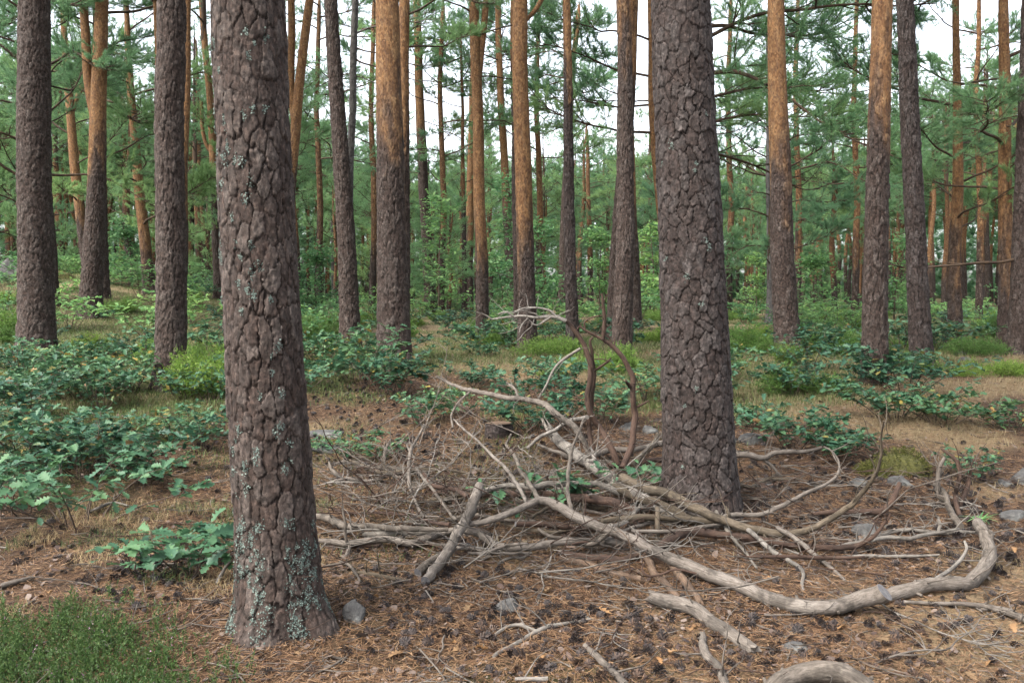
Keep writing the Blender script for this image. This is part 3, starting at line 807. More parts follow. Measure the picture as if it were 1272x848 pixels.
# lichen crusts on the nearest trunk
def lichen(key, n, zlo, zhi, th0, th1, low_bias):
    T = TREES[key]; V = T['V']; zs = T['zs']; nth = T['nth']
    mb = MB()
    nz = len(zs)
    pos, nor, siz = [], [], []
    k = 0
    while k < n:
        z = zlo + (zhi - zlo) * R.random() ** low_bias
        th = R.uniform(th0, th1)
        if vnoise(np.array(th * 2.2), np.array(z * 2.0), 91) + 0.5 * math.exp(-z / .3) < 0.05: continue
        k += 1
        s = R.uniform(0.004, 0.012) * (1 + 0.7 * math.exp(-z / .3))
        for q in range(int(10 + s * 2600)):
            zz = z + R.normal(0, s * 1.1); tt = th + R.normal(0, s * .75) / 0.17
            i = int(np.clip(np.searchsorted(zs, zz), 1, nz - 2)); j = int(tt / (2 * PI) * nth) % nth
            du = V[i, (j + 1) % nth] - V[i, j - 1]; dz = V[i + 1, j] - V[i - 1, j]
            nn = nrm(np.cross(du, dz))
            pos.append(V[i, j] + du * R.uniform(-.25, .25) + dz * R.uniform(-.25, .25) + nn * 0.0015); nor.append(nn); siz.append(R.uniform(0.0016, 0.0044))
    pos = np.array(pos); nor = nrm(np.array(nor) + R.normal(0, 0.4, (len(nor), 3))); siz = np.array(siz)
    k = len(pos)
    a = nrm(np.cross(nor, R.normal(0, 1, (k, 3)))); b = np.cross(nor, a)
    ang = np.linspace(0, 2 * PI, 6)[:-1]
    rr = siz[:, None] * R.uniform(0.5, 1.3, (k, 5))
    ring = pos[:, None, :] + rr[..., None] * (a[:, None, :] * np.cos(ang)[None, :, None] + b[:, None, :] * np.sin(ang)[None, :, None])
    mb.add(ring.reshape(-1, 3), np.arange(k * 5).reshape(-1, 5), 0, False)
    tag(link('lichen', mb.mesh('lichen', M['lichen']), T['obj']), kind='stuff')
lichen('big_l', 120, 0.0, 2.9, PI * 1.0, PI * 1.75, 1.5)
lichen('big_l', 70, -0.02, 0.45, PI * 1.0, PI * 2.0, 1.0)
lichen('big_r', 14, 0.2, 2.5, PI * 1.0, PI * 2.0, 1.0)

# ------------------------------------------------------------------ pine stand behind the clearing
def far_trunk(seed, mat, H=12.0):
    rg = np.random.default_rng(seed)
    c1, c2 = rg.uniform(-0.5, 0.5, 2); ph = rg.uniform(0, 6)
    ax = lambda z: np.stack([c1 * (z / H) ** 2 + 0.08 * np.sin(z * 0.9 + ph), c2 * (z / H) ** 2 + 0.08 * np.cos(z * 0.8 + ph)], -1)
    rd = lambda z: np.interp(z, [0, 2, H * 0.7, H], [0.17, 0.15, 0.10, 0.02])
    me, _ = trunk_mesh('trunk', ax, rd, 14, np.concatenate([np.arange(-0.4, 8, 0.25), np.arange(8, H, 0.5)]), mat, rg.uniform(0.8, 4.5), 0.3, 0.006, (0.12, 0.2), seed)
    return me, ax
FT = [far_trunk(500 + i, M['bark_far']) for i in range(7)]
CRH = 12.0
def skyline(px):
    return np.interp(px, [-200, 330, 400, 470, 560, 640, 800, 850, 900, 1000, 1060, 1120, 1272, 1500], [-60, -10, 90, 150, 165, 160, 150, 130, 165, 150, 120, 40, 20, 0])
ANCH = [(-60, None), (42, 'the dark trunk near the left edge'), (120, 'the tall forked orange topped pine'), (186, 'the curved slim pine'), (213, 'the straight grey brown pine'), (330, 'the big lichen spotted pine'), (426, 'the dark leaning pine'), (486, 'the stout orange topped pine'), (529, 'the slender shaggy pine'), (597, 'the forked orange pine'), (631, 'the thin straight pine'), (652, 'the two tone pine'), (707, 'the thin dark pine'), (774, 'the straight grey pine'), (860, 'the big plated pine'), (970, 'the straight reddish brown pine'), (1091, 'the grey orange topped pine'), (1137, 'the dark reddish leaning pine'), (1189, 'the pine with dense low clumps'), (1252, 'the orange barked pine at right'), (1400, None)]
ORD = ['first', 'second', 'third', 'fourth', 'fifth', 'sixth', 'seventh', 'eighth', 'ninth', 'tenth']
GAPN = {}
def gap_label(px, what, key):
    k = min(max(i for i, a in enumerate(ANCH) if a[0] <= max(px, -60)), len(ANCH) - 2)
    c = GAPN[(key, k)] = GAPN.get((key, k), -1) + 1
    side = 'right of ' + ANCH[k][1] if ANCH[k][1] else 'left of ' + ANCH[k + 1][1]
    if c > 9: return None
    return '%s %s back, %s' % (ORD[c], what, side)
def stand():
    rg = np.random.default_rng(11)
    spots = []
    tries = 0
    while len(spots) < 355 and tries < 20000:
        tries += 1
        Y = 22 + 68 * rg.random() ** (0.85 if len(spots) < 235 else 0.35)
        x = rg.uniform(-0.72, 0.72) * Y
        px, py, _ = project(np.array([x, Y, 1.5]))
        if 380 < px < 1080 and Y < 30 + 8 * (560 < px < 820): continue
        if any((x - a) ** 2 + (Y - b) ** 2 < (1.7 + 0.018 * Y + 1.7 * (Y < 52)) ** 2 for a, b, _ in spots): continue
        spots.append((x, Y, px))
    mids = sorted([q for q in spots if q[1] <= 48], key=lambda q: q[1])
    lab = {}
    for q in mids: lab[q[:2]] = gap_label(q[2], 'mid distance pine', 'pine')
    for x, Y, px in spots:
        zg = float(ground(x, Y))
        top = float(skyline(px)) + rg.uniform(0, 120) * (1 if rg.random() < 0.75 else 1.6)
        ztop = 1.4 + (375 - top) / FPX * Y
        Ht = float(np.clip(ztop - zg, 3.2, 13.5))
        s = Ht / 12.0
        far = Y > 48
        t = empty('pine_tree', (x, Y, zg), 'slender pine of the dense stand far behind the clearing' if far else lab[(x, Y)] or 'mid distance pine crowded behind other mid distance pines', 'tree', 'distant stand of pines' if far else 'middle distance pines', rg.uniform(0, 6.28))
        young = Y < 60 and rg.random() < 0.16
        if young: Ht = float(rg.uniform(3.2, 7.0)); s = Ht / 12.0
        i = int(rg.integers(0, len(FT)))
        wx = float(np.clip(s * 1.1, 0.5, 1.1)) * rg.uniform(0.75, 1.2)
        link('trunk', FT[i][0], t, None, None, (wx, wx, s))
        cm, ch = CROWNS[int(rg.integers(0, len(CROWNS)))]
        cs = float(np.clip(s * 1.15, 0.6, 1.15)) * rg.uniform(0.85, 1.1)
        if young: cs = Ht / ch * 1.0
        zc = Ht - ch * cs * 0.9 if not young else 0.08 * Ht
        a = FT[i][1](np.array([max(zc, 0.3) / s]))[0] * wx
        link('crown', cm, t, (a[0], a[1], max(zc, 0.3)), (0, 0, rg.uniform(0, 6.28)), (cs * 1.1, cs * 1.1, cs))
stand()

def far_wood():
    rg = np.random.default_rng(77)
    mb = MB()
    n = 17000
    Y = rg.uniform(88, 118, n); x = rg.uniform(-0.75, 0.75, n) * Y
    zg = ground(x, Y)
    lim = 1.4 + (375 - (skyline(636 + FPX * x / Y) + 40)) / FPX * Y - zg
    z = zg + np.clip(lim, 3, 14) * rg.random(n) ** 1.15
    pos = np.stack([x, Y, z], -1)
    tufts(mb, pos, nrm(rg.normal(0, 1, (n, 3)) * np.array([1, 1, .3]) + np.array([0, 0, .3])), 22, 0.95, 0.11, 0, 0.9, 0.1)
    tag(link('far_wood', mb.mesh('far_wood', M['pine'])), 'mass of far pine foliage closing the view', 'wood', kind='stuff')
far_wood()

# ------------------------------------------------------------------ leafy plants
HI_T = np.array([0, .07, .19, .27, .38, .47, .59, .67, .79, .87, .95, 1.0]); HI_W = np.array([.012, .02, .17, .075, .25, .10, .29, .13, .235, .11, .09, .005])
LO_T = np.array([0, .17, .28, .45, .56, .76, .86, 1.0]); LO_W = np.array([.015, .17, .085, .28, .13, .26, .11, .005])
def leaf_template(hi):
    T, W = (HI_T, HI_W) if hi else (LO_T, LO_W)
    n = len(T)
    sag = -0.16 * T ** 2
    mid = np.stack([T, np.zeros(n), sag], -1)
    lf = np.stack([T + W * 0.35, W, sag + W * 0.30], -1); rt = np.stack([T + W * 0.35, -W, sag + W * 0.30], -1)
    V = np.vstack([mid, lf, rt])
    k = np.arange(n - 1)
    F = np.vstack([np.stack([k, k + 1, n + k + 1, n + k], -1), np.stack([k + 1, k, 2 * n + k, 2 * n + k + 1], -1)])
    return V, F
LEAF_HI, LEAF_LO = leaf_template(True), leaf_template(False)

def leaf_arrays(mb, tpl, pos, d, nn, s, mi=0):
    V0, F0 = tpl
    d = nrm(d); side = nrm(np.cross(nn, d)); nn = np.cross(d, side)
    s = np.asarray(s)[:, None, None]
    V = pos[:, None, :] + s * (V0[None, :, 0:1] * d[:, None, :] + V0[None, :, 1:2] * side[:, None, :] + V0[None, :, 2:3] * nn[:, None, :])
    k = len(pos)
    F = (F0[None] + (np.arange(k) * len(V0))[:, None, None]).reshape(-1, 4)
    mb.add(V.reshape(-1, 3), F, mi, True)

def bush_shape(seed, stems=9, h=0.42, rad=0.45, leaf=0.085, per=16, flat=1.0):
    rg = np.random.default_rng(seed)
    wood = MB(); pos, dr, nn, sz = [], [], [], []
    for k in range(stems):
        az = k * 2.4 + rg.normal(0, 0.4)
        out = rad * math.sqrt((k + 0.5) / stems) * rg.uniform(0.8, 1.15)
        hh = h * rg.uniform(0.65, 1.05) * (1 - 0.25 * (out / rad) ** 2)
        b0 = np.array([math.cos(az), math.sin(az), 0]) * out * 0.25
        q = catmull(np.array([b0, b0 + np.array([math.cos(az) * out * .25, math.sin(az) * out * .25, hh * .5]), np.array([math.cos(az) * out, math.sin(az) * out, hh])]) + rg.normal(0, 0.02, (3, 3)) * np.array([1, 1, 0.3]), 9)
        wood.tube(q, np.linspace(0.005, 0.0018, 9), 4, 0, cap=False)
        ends = [(q, 1.0)]
        for s in range(rg.integers(1, 4)):
            i = rg.integers(3, 8); a2 = az + rg.uniform(-1.4, 1.4); l2 = rg.uniform(0.10, 0.22) * (h / 0.42) ** .5
            q2 = catmull(np.array([q[i], q[i] + np.array([math.cos(a2) * l2 * .5, math.sin(a2) * l2 * .5, l2 * .35]), q[i] + np.array([math.cos(a2) * l2, math.sin(a2) * l2, l2 * .5])]), 6)
            wood.tube(q2, np.linspace(0.003, 0.0014, 6), 3, 0, cap=False)
            ends.append((q2, 0.6))
        for qq, wgt in ends:
            m = int(per * wgt * rg.uniform(0.8, 1.2))
            for j in range(m):
                f = 1.0 if j < 5 else rg.uniform(0.35, 0.98)
                p = qq[min(int(f * (len(qq) - 1)), len(qq) - 1)]
                a3 = rg.uniform(0, 2 * PI)
                e = rg.normal(0.12, 0.32)
                d = np.array([math.cos(a3) * math.cos(e), math.sin(a3) * math.cos(e), math.sin(e)])
                pos.append(p + rg.normal(0, 0.008, 3)); dr.append(d); nn.append(np.array([0, 0, 1.0]) + rg.normal(0, 0.33, 3)); sz.append(leaf * rg.uniform(0.6, 1.2))
    return wood, np.array(pos), np.array(dr), np.array(nn), np.array(sz)

BUSH = []
for i in range(7):
    wd, p, d, n_, s = bush_shape(700 + i, [9, 11, 8, 13, 10, 7, 12][i], [.36, .32, .44, .34, .40, .54, .27][i], [.42, .5, .40, .6, .48, .38, .55][i], 0.074, 19)
    mb = MB(); leaf_arrays(mb, LEAF_LO, p, d, n_, s)
    BUSH.append((wd.mesh('stems', M['stem']), mb.mesh('foliage', M['oak']), MB()))

BUSH_BRIGHT = []  # oak bushes in the lighter leaf colour, brighter light painted into the leaves
for i in range(3):
    wd, p, d, n_, s = bush_shape(730 + i, 10, [.55, .7, .45][i], [.5, .45, .6][i], 0.09, 13)
    mb = MB(); leaf_arrays(mb, LEAF_LO, p, d, n_, s)
    BUSH_BRIGHT.append((wd.mesh('stems', M['stem']), mb.mesh('foliage', M['oak_bright']), None))

def bush(px, py, sc, label, group, protos=None, idx=None, flat=1.0, at=None, name='oak_bush'):
    pr = protos or BUSH
    b = pr[random.randrange(len(pr)) if idx is None else idx % len(pr)]
    p = G(px, py) if at is None else at
    t = empty(name, p, label, 'bush', group, random.uniform(0, 6.28))
    link('stems', b[0], t, None, None, (sc, sc, sc * flat))
    link('foliage', b[1], t, None, None, (sc, sc, sc * flat))
    return t

LEAF_ME = []
for i in range(3):
    mb = MB()
    V0, F0 = LEAF_HI
    V = V0.copy(); V[:, 2] += 0.05 * np.sin(V[:, 0] * (7 + 2 * i) + i) * np.abs(V[:, 1]) * 4
    mb.add(V, F0)
    LEAF_ME.append(mb.mesh('leaf', M['oak']))
def leafy_bush(px, py, label, seed, stems, h, rad, leaf, per, group=None, at=None, name='oak_seedling', cat='seedling', limit=150, tilt=None):
    wd, p, d, n_, s = bush_shape(seed, stems, h, rad, leaf, per)
    b = G(px, py) if at is None else at
    t = empty(name, b, label, cat, group)
    link('stem', wd.mesh('stem', M['stem']), t)
    k = R.permutation(len(p))[:limit]
    d = nrm(d); side = nrm(np.cross(n_, d)); nn = np.cross(d, side)
    for i in k:
        o = link('leaf', LEAF_ME[i % 3], t)
        m = Matrix.Identity(4)
        for r_ in range(3):
            m[r_][0] = d[i][r_] * s[i]; m[r_][1] = side[i][r_] * s[i]; m[r_][2] = nn[i][r_] * s[i]; m[r_][3] = p[i][r_]
        o.matrix_local = m
    return t

leafy_bush(236, 715, 'oak seedling with broad lobed leaves at the foot of the big lichen spotted pine', 801, 7, 0.26, 0.24, 0.105, 15, limit=110)
leafy_bush(165, 715, 'small low oak seedling left of the broad leaved one by the big trunk', 803, 3, 0.16, 0.12, 0.09, 9, limit=26)
leafy_bush(95, 650, 'wide blue green oak bush at the left edge nearest the camera', 804, 10, 0.34, 0.62, 0.092, 15, limit=190, name='oak_bush', cat='bush')
leafy_bush(10, 640, 'blue green oak bush cut off by the left edge of the view', 805, 8, 0.36, 0.5, 0.092, 14, limit=150, name='oak_bush', cat='bush')
leafy_bush(690, 640, 'oak sprout pushing up through the middle of the brushwood heap', 806, 4, 0.22, 0.2, 0.085, 10, limit=45)
leafy_bush(745, 628, 'oak sprout growing in the heap below the upright dead boughs', 807, 5, 0.24, 0.26, 0.09, 11, limit=60)
leafy_bush(800, 622, 'oak sprout in the heap touching the big plated pine', 808, 4, 0.22, 0.18, 0.085, 10, limit=42)
leafy_bush(640, 640, 'small oak sprout under the pale forked branch of the heap', 809, 3, 0.16, 0.16, 0.08, 8, limit=24)

HAND = [
    (120, 590, 1.05, 3, 'spreading oak bush in the left thicket behind the nearest blue green one'),
    (185, 600, .75, 1, 'oak bush at the right end of the near left thicket'),
    (40, 575, 1.1, 0, 'tall oak bush against the left edge below the far left trunk'),
    (35, 520, 1.1, 4, 'oak bush beside the foot of the far left trunk'),
    (255, 560, .85, 2, 'upright oak bush touching the big lichen spotted pine'),
    (215, 545, .8, 1, 'flat oak bush left of the upright one by the big lichen spotted pine'),
    (110, 500, 1.1, 3, 'wide oak bush in the middle of the left thicket'),
    (165, 485, 1.0, 4, 'oak bush in front of the straight grey brown pine'),
    (70, 470, 1.0, 2, 'oak bush right of the far left trunk foot'),
    (30, 480, 1.0, 5, 'tall oak sprouts climbing the foot of the far left trunk'),
    (265, 500, .9, 0, 'oak bush behind the big lichen spotted pine on its left'),
    (455, 572, .62, 1, 'low oak sprouts among pale slabs right of the big lichen spotted pine'),
    (395, 560, .45, 6, 'small oak sprouts touching the right side of the big lichen spotted pine'),
    (525, 530, .75, 2, 'oak bush below the stout orange topped pine'),
    (560, 520, .7, 4, 'oak bush right of the one below the stout orange topped pine'),
    (490, 490, .75, 5, 'upright oak sprouts hiding the foot of the stout orange topped pine'),
    (665, 535, .9, 3, 'wide oak bush behind the heap near the cut stump'),
    (700, 520, .95, 5, 'tall oak bush behind the two upright dead boughs'),
    (745, 525, .85, 4, 'oak bush behind the upright dead boughs at their right'),
    (640, 500, .9, 2, 'oak bush left of the tall one behind the upright dead boughs'),
    (690, 480, .9, 0, 'oak bush at the foot of the thin dark pine'),
    (590, 480, .8, 1, 'low oak bush behind the long arching dead branch'),
    (985, 555, .9, 3, 'broad oak bush right of the big plated pine'),
    (1040, 570, .85, 1, 'oak bush at the right end of the broad one by the big plated pine'),
    (940, 530, .7, 6, 'low oak bush nearest the big plated pine on its right'),
    (985, 490, .9, 4, 'oak bush below the straight reddish brown pine'),
    (1030, 488, .75, 6, 'flat oak bush between the reddish brown pine and the grey pine'),
    (1115, 520, .95, 3, 'wide flat oak bush below the grey orange topped pine'),
    (1165, 525, .9, 6, 'flat oak bush right of the wide one below the grey pine'),
    (1262, 535, .8, 1, 'oak bush cut off by the right edge'),
    (1205, 600, .55, 2, 'small dark oak bush behind the bent stump end at right'),
    (985, 455, .6, 0, 'oak sprouts around the foot of the straight reddish brown pine'),
]
for px, py, sc, i, lab in HAND:
    bush(px, py, sc, lab, 'oak bushes near the camera', idx=i)

rg_t = np.random.default_rng(63)
tk = []
while len(tk) < 16:
    px, py = rg_t.uniform(-20, 275), rg_t.uniform(428, 600)
    if py > 540 and px > 180 - (py - 540): continue
    if (abs(px - 205) < 48 and 470 < py < 560) or (px > 195 and 455 < py < 540): continue
    if any((px - a) ** 2 + 4 * (py - b) ** 2 < 1000 for a, b in tk): continue
    tk.append((px, py))
tk.sort(key=lambda q: -q[1])
for px, py in tk:
    bush(px, py, rg_t.uniform(.6, .95), gap_label(px, 'left thicket oak bush', 'th') or 'oak bush crowded in the left thicket', 'oak bushes of the left thicket')

# needle bushes: juniper and heath
def spiky(seed, n, rad, h):
    rg = np.random.default_rng(seed)
    mb = MB(); TP, TD = [], []
    lobes = [(rg.uniform(-.6, .6) * rad, rg.uniform(-.6, .6) * rad, rg.uniform(.35, .6) * rad, rg.uniform(.6, 1.0) * h) for _ in range(6)]
    for k in range(n):
        cx, cy, lr, lh = lobes[rg.integers(0, 6)]
        az = rg.uniform(0, 2 * PI); r = lr * math.sqrt(rg.random())
        zt = lh * (1 - 0.8 * (r / lr) ** 2) * rg.uniform(0.45, 1.05) + 0.03
        d = nrm(np.array([math.cos(az) * r / lr * 1.1, math.sin(az) * r / lr * 1.1, 0.7]) + rg.normal(0, 0.4, 3))
        tip = np.array([cx + math.cos(az) * r, cy + math.sin(az) * r, zt])
        ln = rg.uniform(.07, .14)
        st = tip - d * ln
        mb.tube(np.array([st, tip]), [0.002, 0.001], 3, 0, cap=False)
        for f in np.linspace(0.05, 1, 6):
            TP.append(st + d * ln * f); TD.append(d)
    tufts(mb, TP, TD, 5, .028, .0055, 1, 0.75, 0.1)
    return mb
JUN = [spiky(900 + i, [420, 480, 360][i], [.42, .55, .36][i], [.26, .22, .36][i]).mesh('juniper_bush', [M['stem'], M['juniper']]) for i in range(3)]
def juniper(px, py, sc, label, group, idx=None, at=None):
    p = G(px, py) if at is None else at
    o = link('juniper_bush', JUN[random.randrange(3) if idx is None else idx], None, p, (0, 0, random.uniform(0, 6.28)), sc)
    return tag(o, label, 'bush', group)
for px, py, sc, i, lab in [
    (248, 490, 1.35, 2, 'yellow green needle bush leaning on the straight grey brown pine'),
    (268, 478, 1.3, 2, 'yellow green needle bush between the straight grey brown pine and the big lichen spotted pine'),
    (395, 428, 1.5, 2, 'yellow green juniper left of the dark leaning pine'),
    (378, 420, 1.3, 0, 'yellow green juniper touching the big lichen spotted pine'),
    (1240, 466, .8, 1, 'bright juniper mound in front of the right edge trunks'),
    (1130, 461, .8, 0, 'bright juniper at the foot of the dark reddish pine'),
    (1197, 468, .45, 1, 'tiny bright juniper tuft on the straw right of the dark reddish pine'),
    (1220, 440, 1.0, 1, 'juniper left of the orange barked pine at right'),
    (935, 438, 1.4, 0, 'bright juniper right of the big plated pine'),
    (1030, 440, 1.5, 1, 'bright juniper right of the straight reddish brown pine'),
    (900, 428, .9, 2, 'upright juniper close to the big plated pine'),
    (810, 425, 1.0, 1, 'juniper between the grey twin pines and the big plated pine'),
    (585, 412, .8, 0, 'dark juniper at the foot of the slim two tone pine'),
    (510, 405, .8, 1, 'juniper right of the stout orange topped pine'),
    (15, 375, .9, 1, 'juniper on the stony rise at the far left'),
    (690, 470, .6, 0, 'low juniper under the upright dead boughs')]:
    juniper(px, py, sc, lab, 'juniper bushes', i)

def undergrowth():
    rg = np.random.default_rng(21)
    k = 0; t = 0; pts = []
    while k < 290 and t < 12000:
        t += 1
        Y = 8.5 + 32 * rg.random() ** 1.7
        x = rg.uniform(-0.6, 0.6) * Y
        px, py, _ = project(np.array([x, Y, float(ground(x, Y))]))
        m = float(vnoise(np.array(x / 2.6), np.array(Y / 2.6), 61)) + 0.3 * float(vnoise(np.array(x / .8), np.array(Y / .8), 62))
        lim = -0.05 if Y > 14 else 0.12
        if px > 880 and Y < 16: lim = 0.15
        if px < 330 and Y < 12: lim = -0.3
        if 380 < px < 860 and Y < 13: lim = -0.15
        if Y > 14: lim = -0.6
        if m < lim: continue
        if any((x - a) ** 2 + (Y - b) ** 2 < 0.3 for a, b in pts): continue
        pts.append((x, Y)); k += 1
    pts.sort(key=lambda q: q[1])
    for x, Y in pts:
        px, py, _ = project(np.array([x, Y, float(ground(x, Y))]))
        pj = 0.42 if px > 850 else 0.25
        at = (x, Y, float(ground(x, Y)))
        u = rg.random(); sc = rg.uniform(0.7, 1.25) * (1 + 0.002 * Y)
        if u < pj:
            juniper(0, 0, sc, gap_label(px, 'low juniper mound', 'j') or 'yellow green juniper mound deep in the undergrowth', 'junipers farther back', at=at)
        elif Y > 13 and u < pj + 0.25 + 0.25 * (Y > 16):
            bush(0, 0, sc * 1.1, gap_label(px, 'bright leafy sapling bush', 'b') or 'bright green leafy sapling bush deep in the undergrowth', 'bright bushes farther back', BUSH_BRIGHT, at=at)
        else:
            bush(0, 0, sc, gap_label(px, 'low oak bush', 'o') or 'blue green oak bush deep in the undergrowth', 'oak bushes farther back', at=at)
undergrowth()

# young broadleaf trees behind
def sapling_shape(seed, H=4.0, nl=1500, wid=1.2):
    rg = np.random.default_rng(seed)
    tr = MB(); fo = MB()
    q = catmull(np.array([[0, 0, -.1], [rg.normal(0, .1), 0, H * .4], [rg.normal(0, .2), rg.normal(0, .2), H * .95]]), 14)
    tr.tube(q, np.linspace(0.035, 0.008, 14), 6, 0, cap=False)
    pos = []
    for k in range(34):
        f = rg.uniform(0.12, 1); i = min(int(f * 13), 12)
        az = k * 2.4; l = wid * (1.05 - 0.75 * f) * rg.uniform(0.6, 1.2)
        e = rg.uniform(0.0, 0.6)
        b = catmull(np.array([q[i], q[i] + l * .5 * np.array([math.cos(az), math.sin(az), e]), q[i] + l * np.array([math.cos(az), math.sin(az), e * .8])]), 7)
        tr.tube(b, np.linspace(0.012, 0.003, 7), 4, 0, cap=False)
        for s in range(int(nl / 34)):
            c = b[rg.integers(2, 7)]
            pos.append(c + rg.normal(0, 0.16, 3) * np.array([1, 1, .6]))
    pos = np.array(pos); n = len(pos)
    d = rg.normal(0, 1, (n, 3)) * np.array([1, 1, .35]); nn = np.array([0, 0, 1.0]) + rg.normal(0, .45, (n, 3))
    leaf_arrays(fo, LEAF_LO, pos, d, nn, rg.uniform(0.09, 0.16, n))
    return tr.mesh('trunk', M['stem']), fo.mesh('crown', M['oak_bright'])
SAP = [sapling_shape(950 + i, [3.2, 4.4, 2.6][i], 1300, [.95, 1.2, .9][i]) for i in range(3)]
def sapling(px, Y, sc, label, group, i):
    x = (px - 636) / FPX * Y
    t = empty('young_oak', (x, Y, float(ground(x, Y))), label, 'tree', group, random.uniform(0, 6))
    link('trunk', SAP[i % 3][0], t, None, None, sc); link('crown', SAP[i % 3][1], t, None, None, sc)
for px, Y, sc, i, lab in [(1012, 24, .85, 2, 'small bright green young oak right of the straight reddish brown pine'),
    (640, 27, 1.1, 1, 'light green young oak behind the thin straight pine'), (676, 25, 1.0, 0, 'light green young oak between the two tone pine and the thin dark pine'),
    (620, 30, 1.0, 2, 'low light green young oak behind the forked orange pine'), (940, 28, .7, 0, 'young oak between the big plated pine and the reddish brown pine'),
    (1110, 27, .9, 0, 'young oak between the grey pine and the dark reddish pine'), (545, 28, 1.0, 1, 'young oak right of the slender shaggy pine'),
    (745, 28, 1.0, 0, 'young oak left of the straight grey twin pines'), (160, 22, .7, 2, 'young oak on the rise behind the forked orange topped pine'),
    (395, 24, .8, 2, 'young oak below the steeply leaning grey trunk'), (850, 30, 1.2, 1, 'young oak hidden behind the big plated pine'), (812, 30, 1.1, 0, 'young oak just left of the big plated pine')]:
    sapling(px, Y, sc, lab, 'young oaks', i)
rg_s = np.random.default_rng(5)
for k in range(14):
    Yk = rg_s.uniform(26, 48); pk = rg_s.uniform(-20, 1290)
    sapling(pk, Yk, rg_s.uniform(.5, .85), 'young broadleaf tree in the far undergrowth under the pines', 'young broadleaf trees far back', k)
#PILE_HERE
# ------------------------------------------------------------------ brushwood heap: every bough its own object
def path3(pts):
    out = []
    for a in pts:
        out.append(P(a[0], a[1], a[2]) if a[2] > 2 else G(a[0], a[1], a[2]))
    return np.array(out)

def twig_on(mb, p, r, rg, lmin=0.06, lmax=0.26, mi=0):
    i = rg.integers(2, max(3, len(p) - 1))
    t = nrm(p[min(i + 1, len(p) - 1)] - p[i - 1])
    d = nrm(t * rg.uniform(0.2, 1.0) + rg.normal(0, 0.8, 3) + np.array([0, 0, 0.25]))
    l = rg.uniform(lmin, lmax)
    q = [p[i]]
    for s in range(4):
        d = nrm(d + rg.normal(0, 0.22, 3)); q.append(q[-1] + d * l / 4)
    q = catmull(np.array(q), 9)
    gz = ground(q[:, 0], q[:, 1]) + 0.004
    q[:, 2] = np.maximum(q[:, 2], gz)
    mb.tube(q, np.linspace(min(r * 0.4, 0.0045), 0.0012, 9), 4, mi, cap=False)
    if rg.random() < 0.5 and lmax > 0.12:
        twig_on(mb, q, 0.003, rg, 0.04, 0.1, mi)

NST = [0]
def stick_mesh(nm, pts, w, mat, twigs=0, jag=0.0, sawn=False, loc=None, sides=10, wob=0.10, rooted=False):
    NST[0] += 1
    rg = np.random.default_rng(3000 + NST[0])
    q = path3(pts)
    L = float(np.sum(np.linalg.norm(np.diff(q, axis=0), axis=1)))
    ww = np.asarray(w, float)
    wr = ww / 2 / FPX
    k = np.linspace(0, 1, len(ww))
    n = int(np.clip(L / 0.022, 8, 160))
    rr = np.interp(np.linspace(0, 1, len(q)), k, wr) * q[:, 1]
    full = catmull(np.hstack([q, rr[:, None]]), n)
    p, r = full[:, :3].copy(), np.maximum(full[:, 3], 0.0012)
    u = np.linspace(0, L, n)
    amp = np.minimum(0.7 * r + 0.004, 0.02)
    if len(p) > 4:
        for ax in range(3):
            e = amp * (0.7 * vnoise(u / 0.16, np.full(n, ax * 7.3), NST[0] + 17 * ax) + 0.5 * np.abs(vnoise(u / 0.07, np.full(n, ax * 3.3), NST[0] + 29 * ax)))
            if rooted: e[:3] = 0
            p[:, ax] += e
    gz = ground(p[:, 0], p[:, 1]) + 0.35 * r
    p[:, 2] = np.maximum(p[:, 2], gz)
    mb = MB()
    mb.tube(p, r, sides if r.max() > 0.006 else 6, 0, True, wob, NST[0], 1 if sawn else None, jag)
    for t in range(twigs * 2 + int(L * 4.5)):
        twig_on(mb, p, float(r.mean()), rg)
    # knots
    if r.max() > 0.013:
        for t in range(int(L / 0.13)):
            i = rg.integers(1, n - 1); d = nrm(rg.normal(0, 1, 3))
            tt = nrm(p[min(i + 1, n - 1)] - p[i - 1]); d = nrm(d - tt * (d @ tt) + tt * 0.3)
            mb.tube(np.array([p[i] + d * r[i] * 0.6, p[i] + d * r[i] * rg.uniform(1.15, 1.8)]), [r[i] * 0.32, r[i] * 0.2], 6, 0)
    o = p[len(p) // 2] if loc is None else loc
    for V in mb.V: V -= o
    return mb.mesh(nm, [M[mat], M['sawn']]), o

HEAP = 'boughs of the brushwood heap'
def stick(label, pts, w, mat='greywood', twigs=2, kids=(), kid_mat=None, name='fallen_branch', cat='branch', group=HEAP, **kw):
    me, o = stick_mesh(name, pts, w, mat, twigs, **kw)
    ob = tag(link(name, me, None, o), label, cat, group)
    for kp, kw_ in kids:
        m2, o2 = stick_mesh('side_branch', kp, kw_, kid_mat or mat, 1, loc=o, sides=8, rooted=True)
        link('side_branch', m2, ob)
    return ob

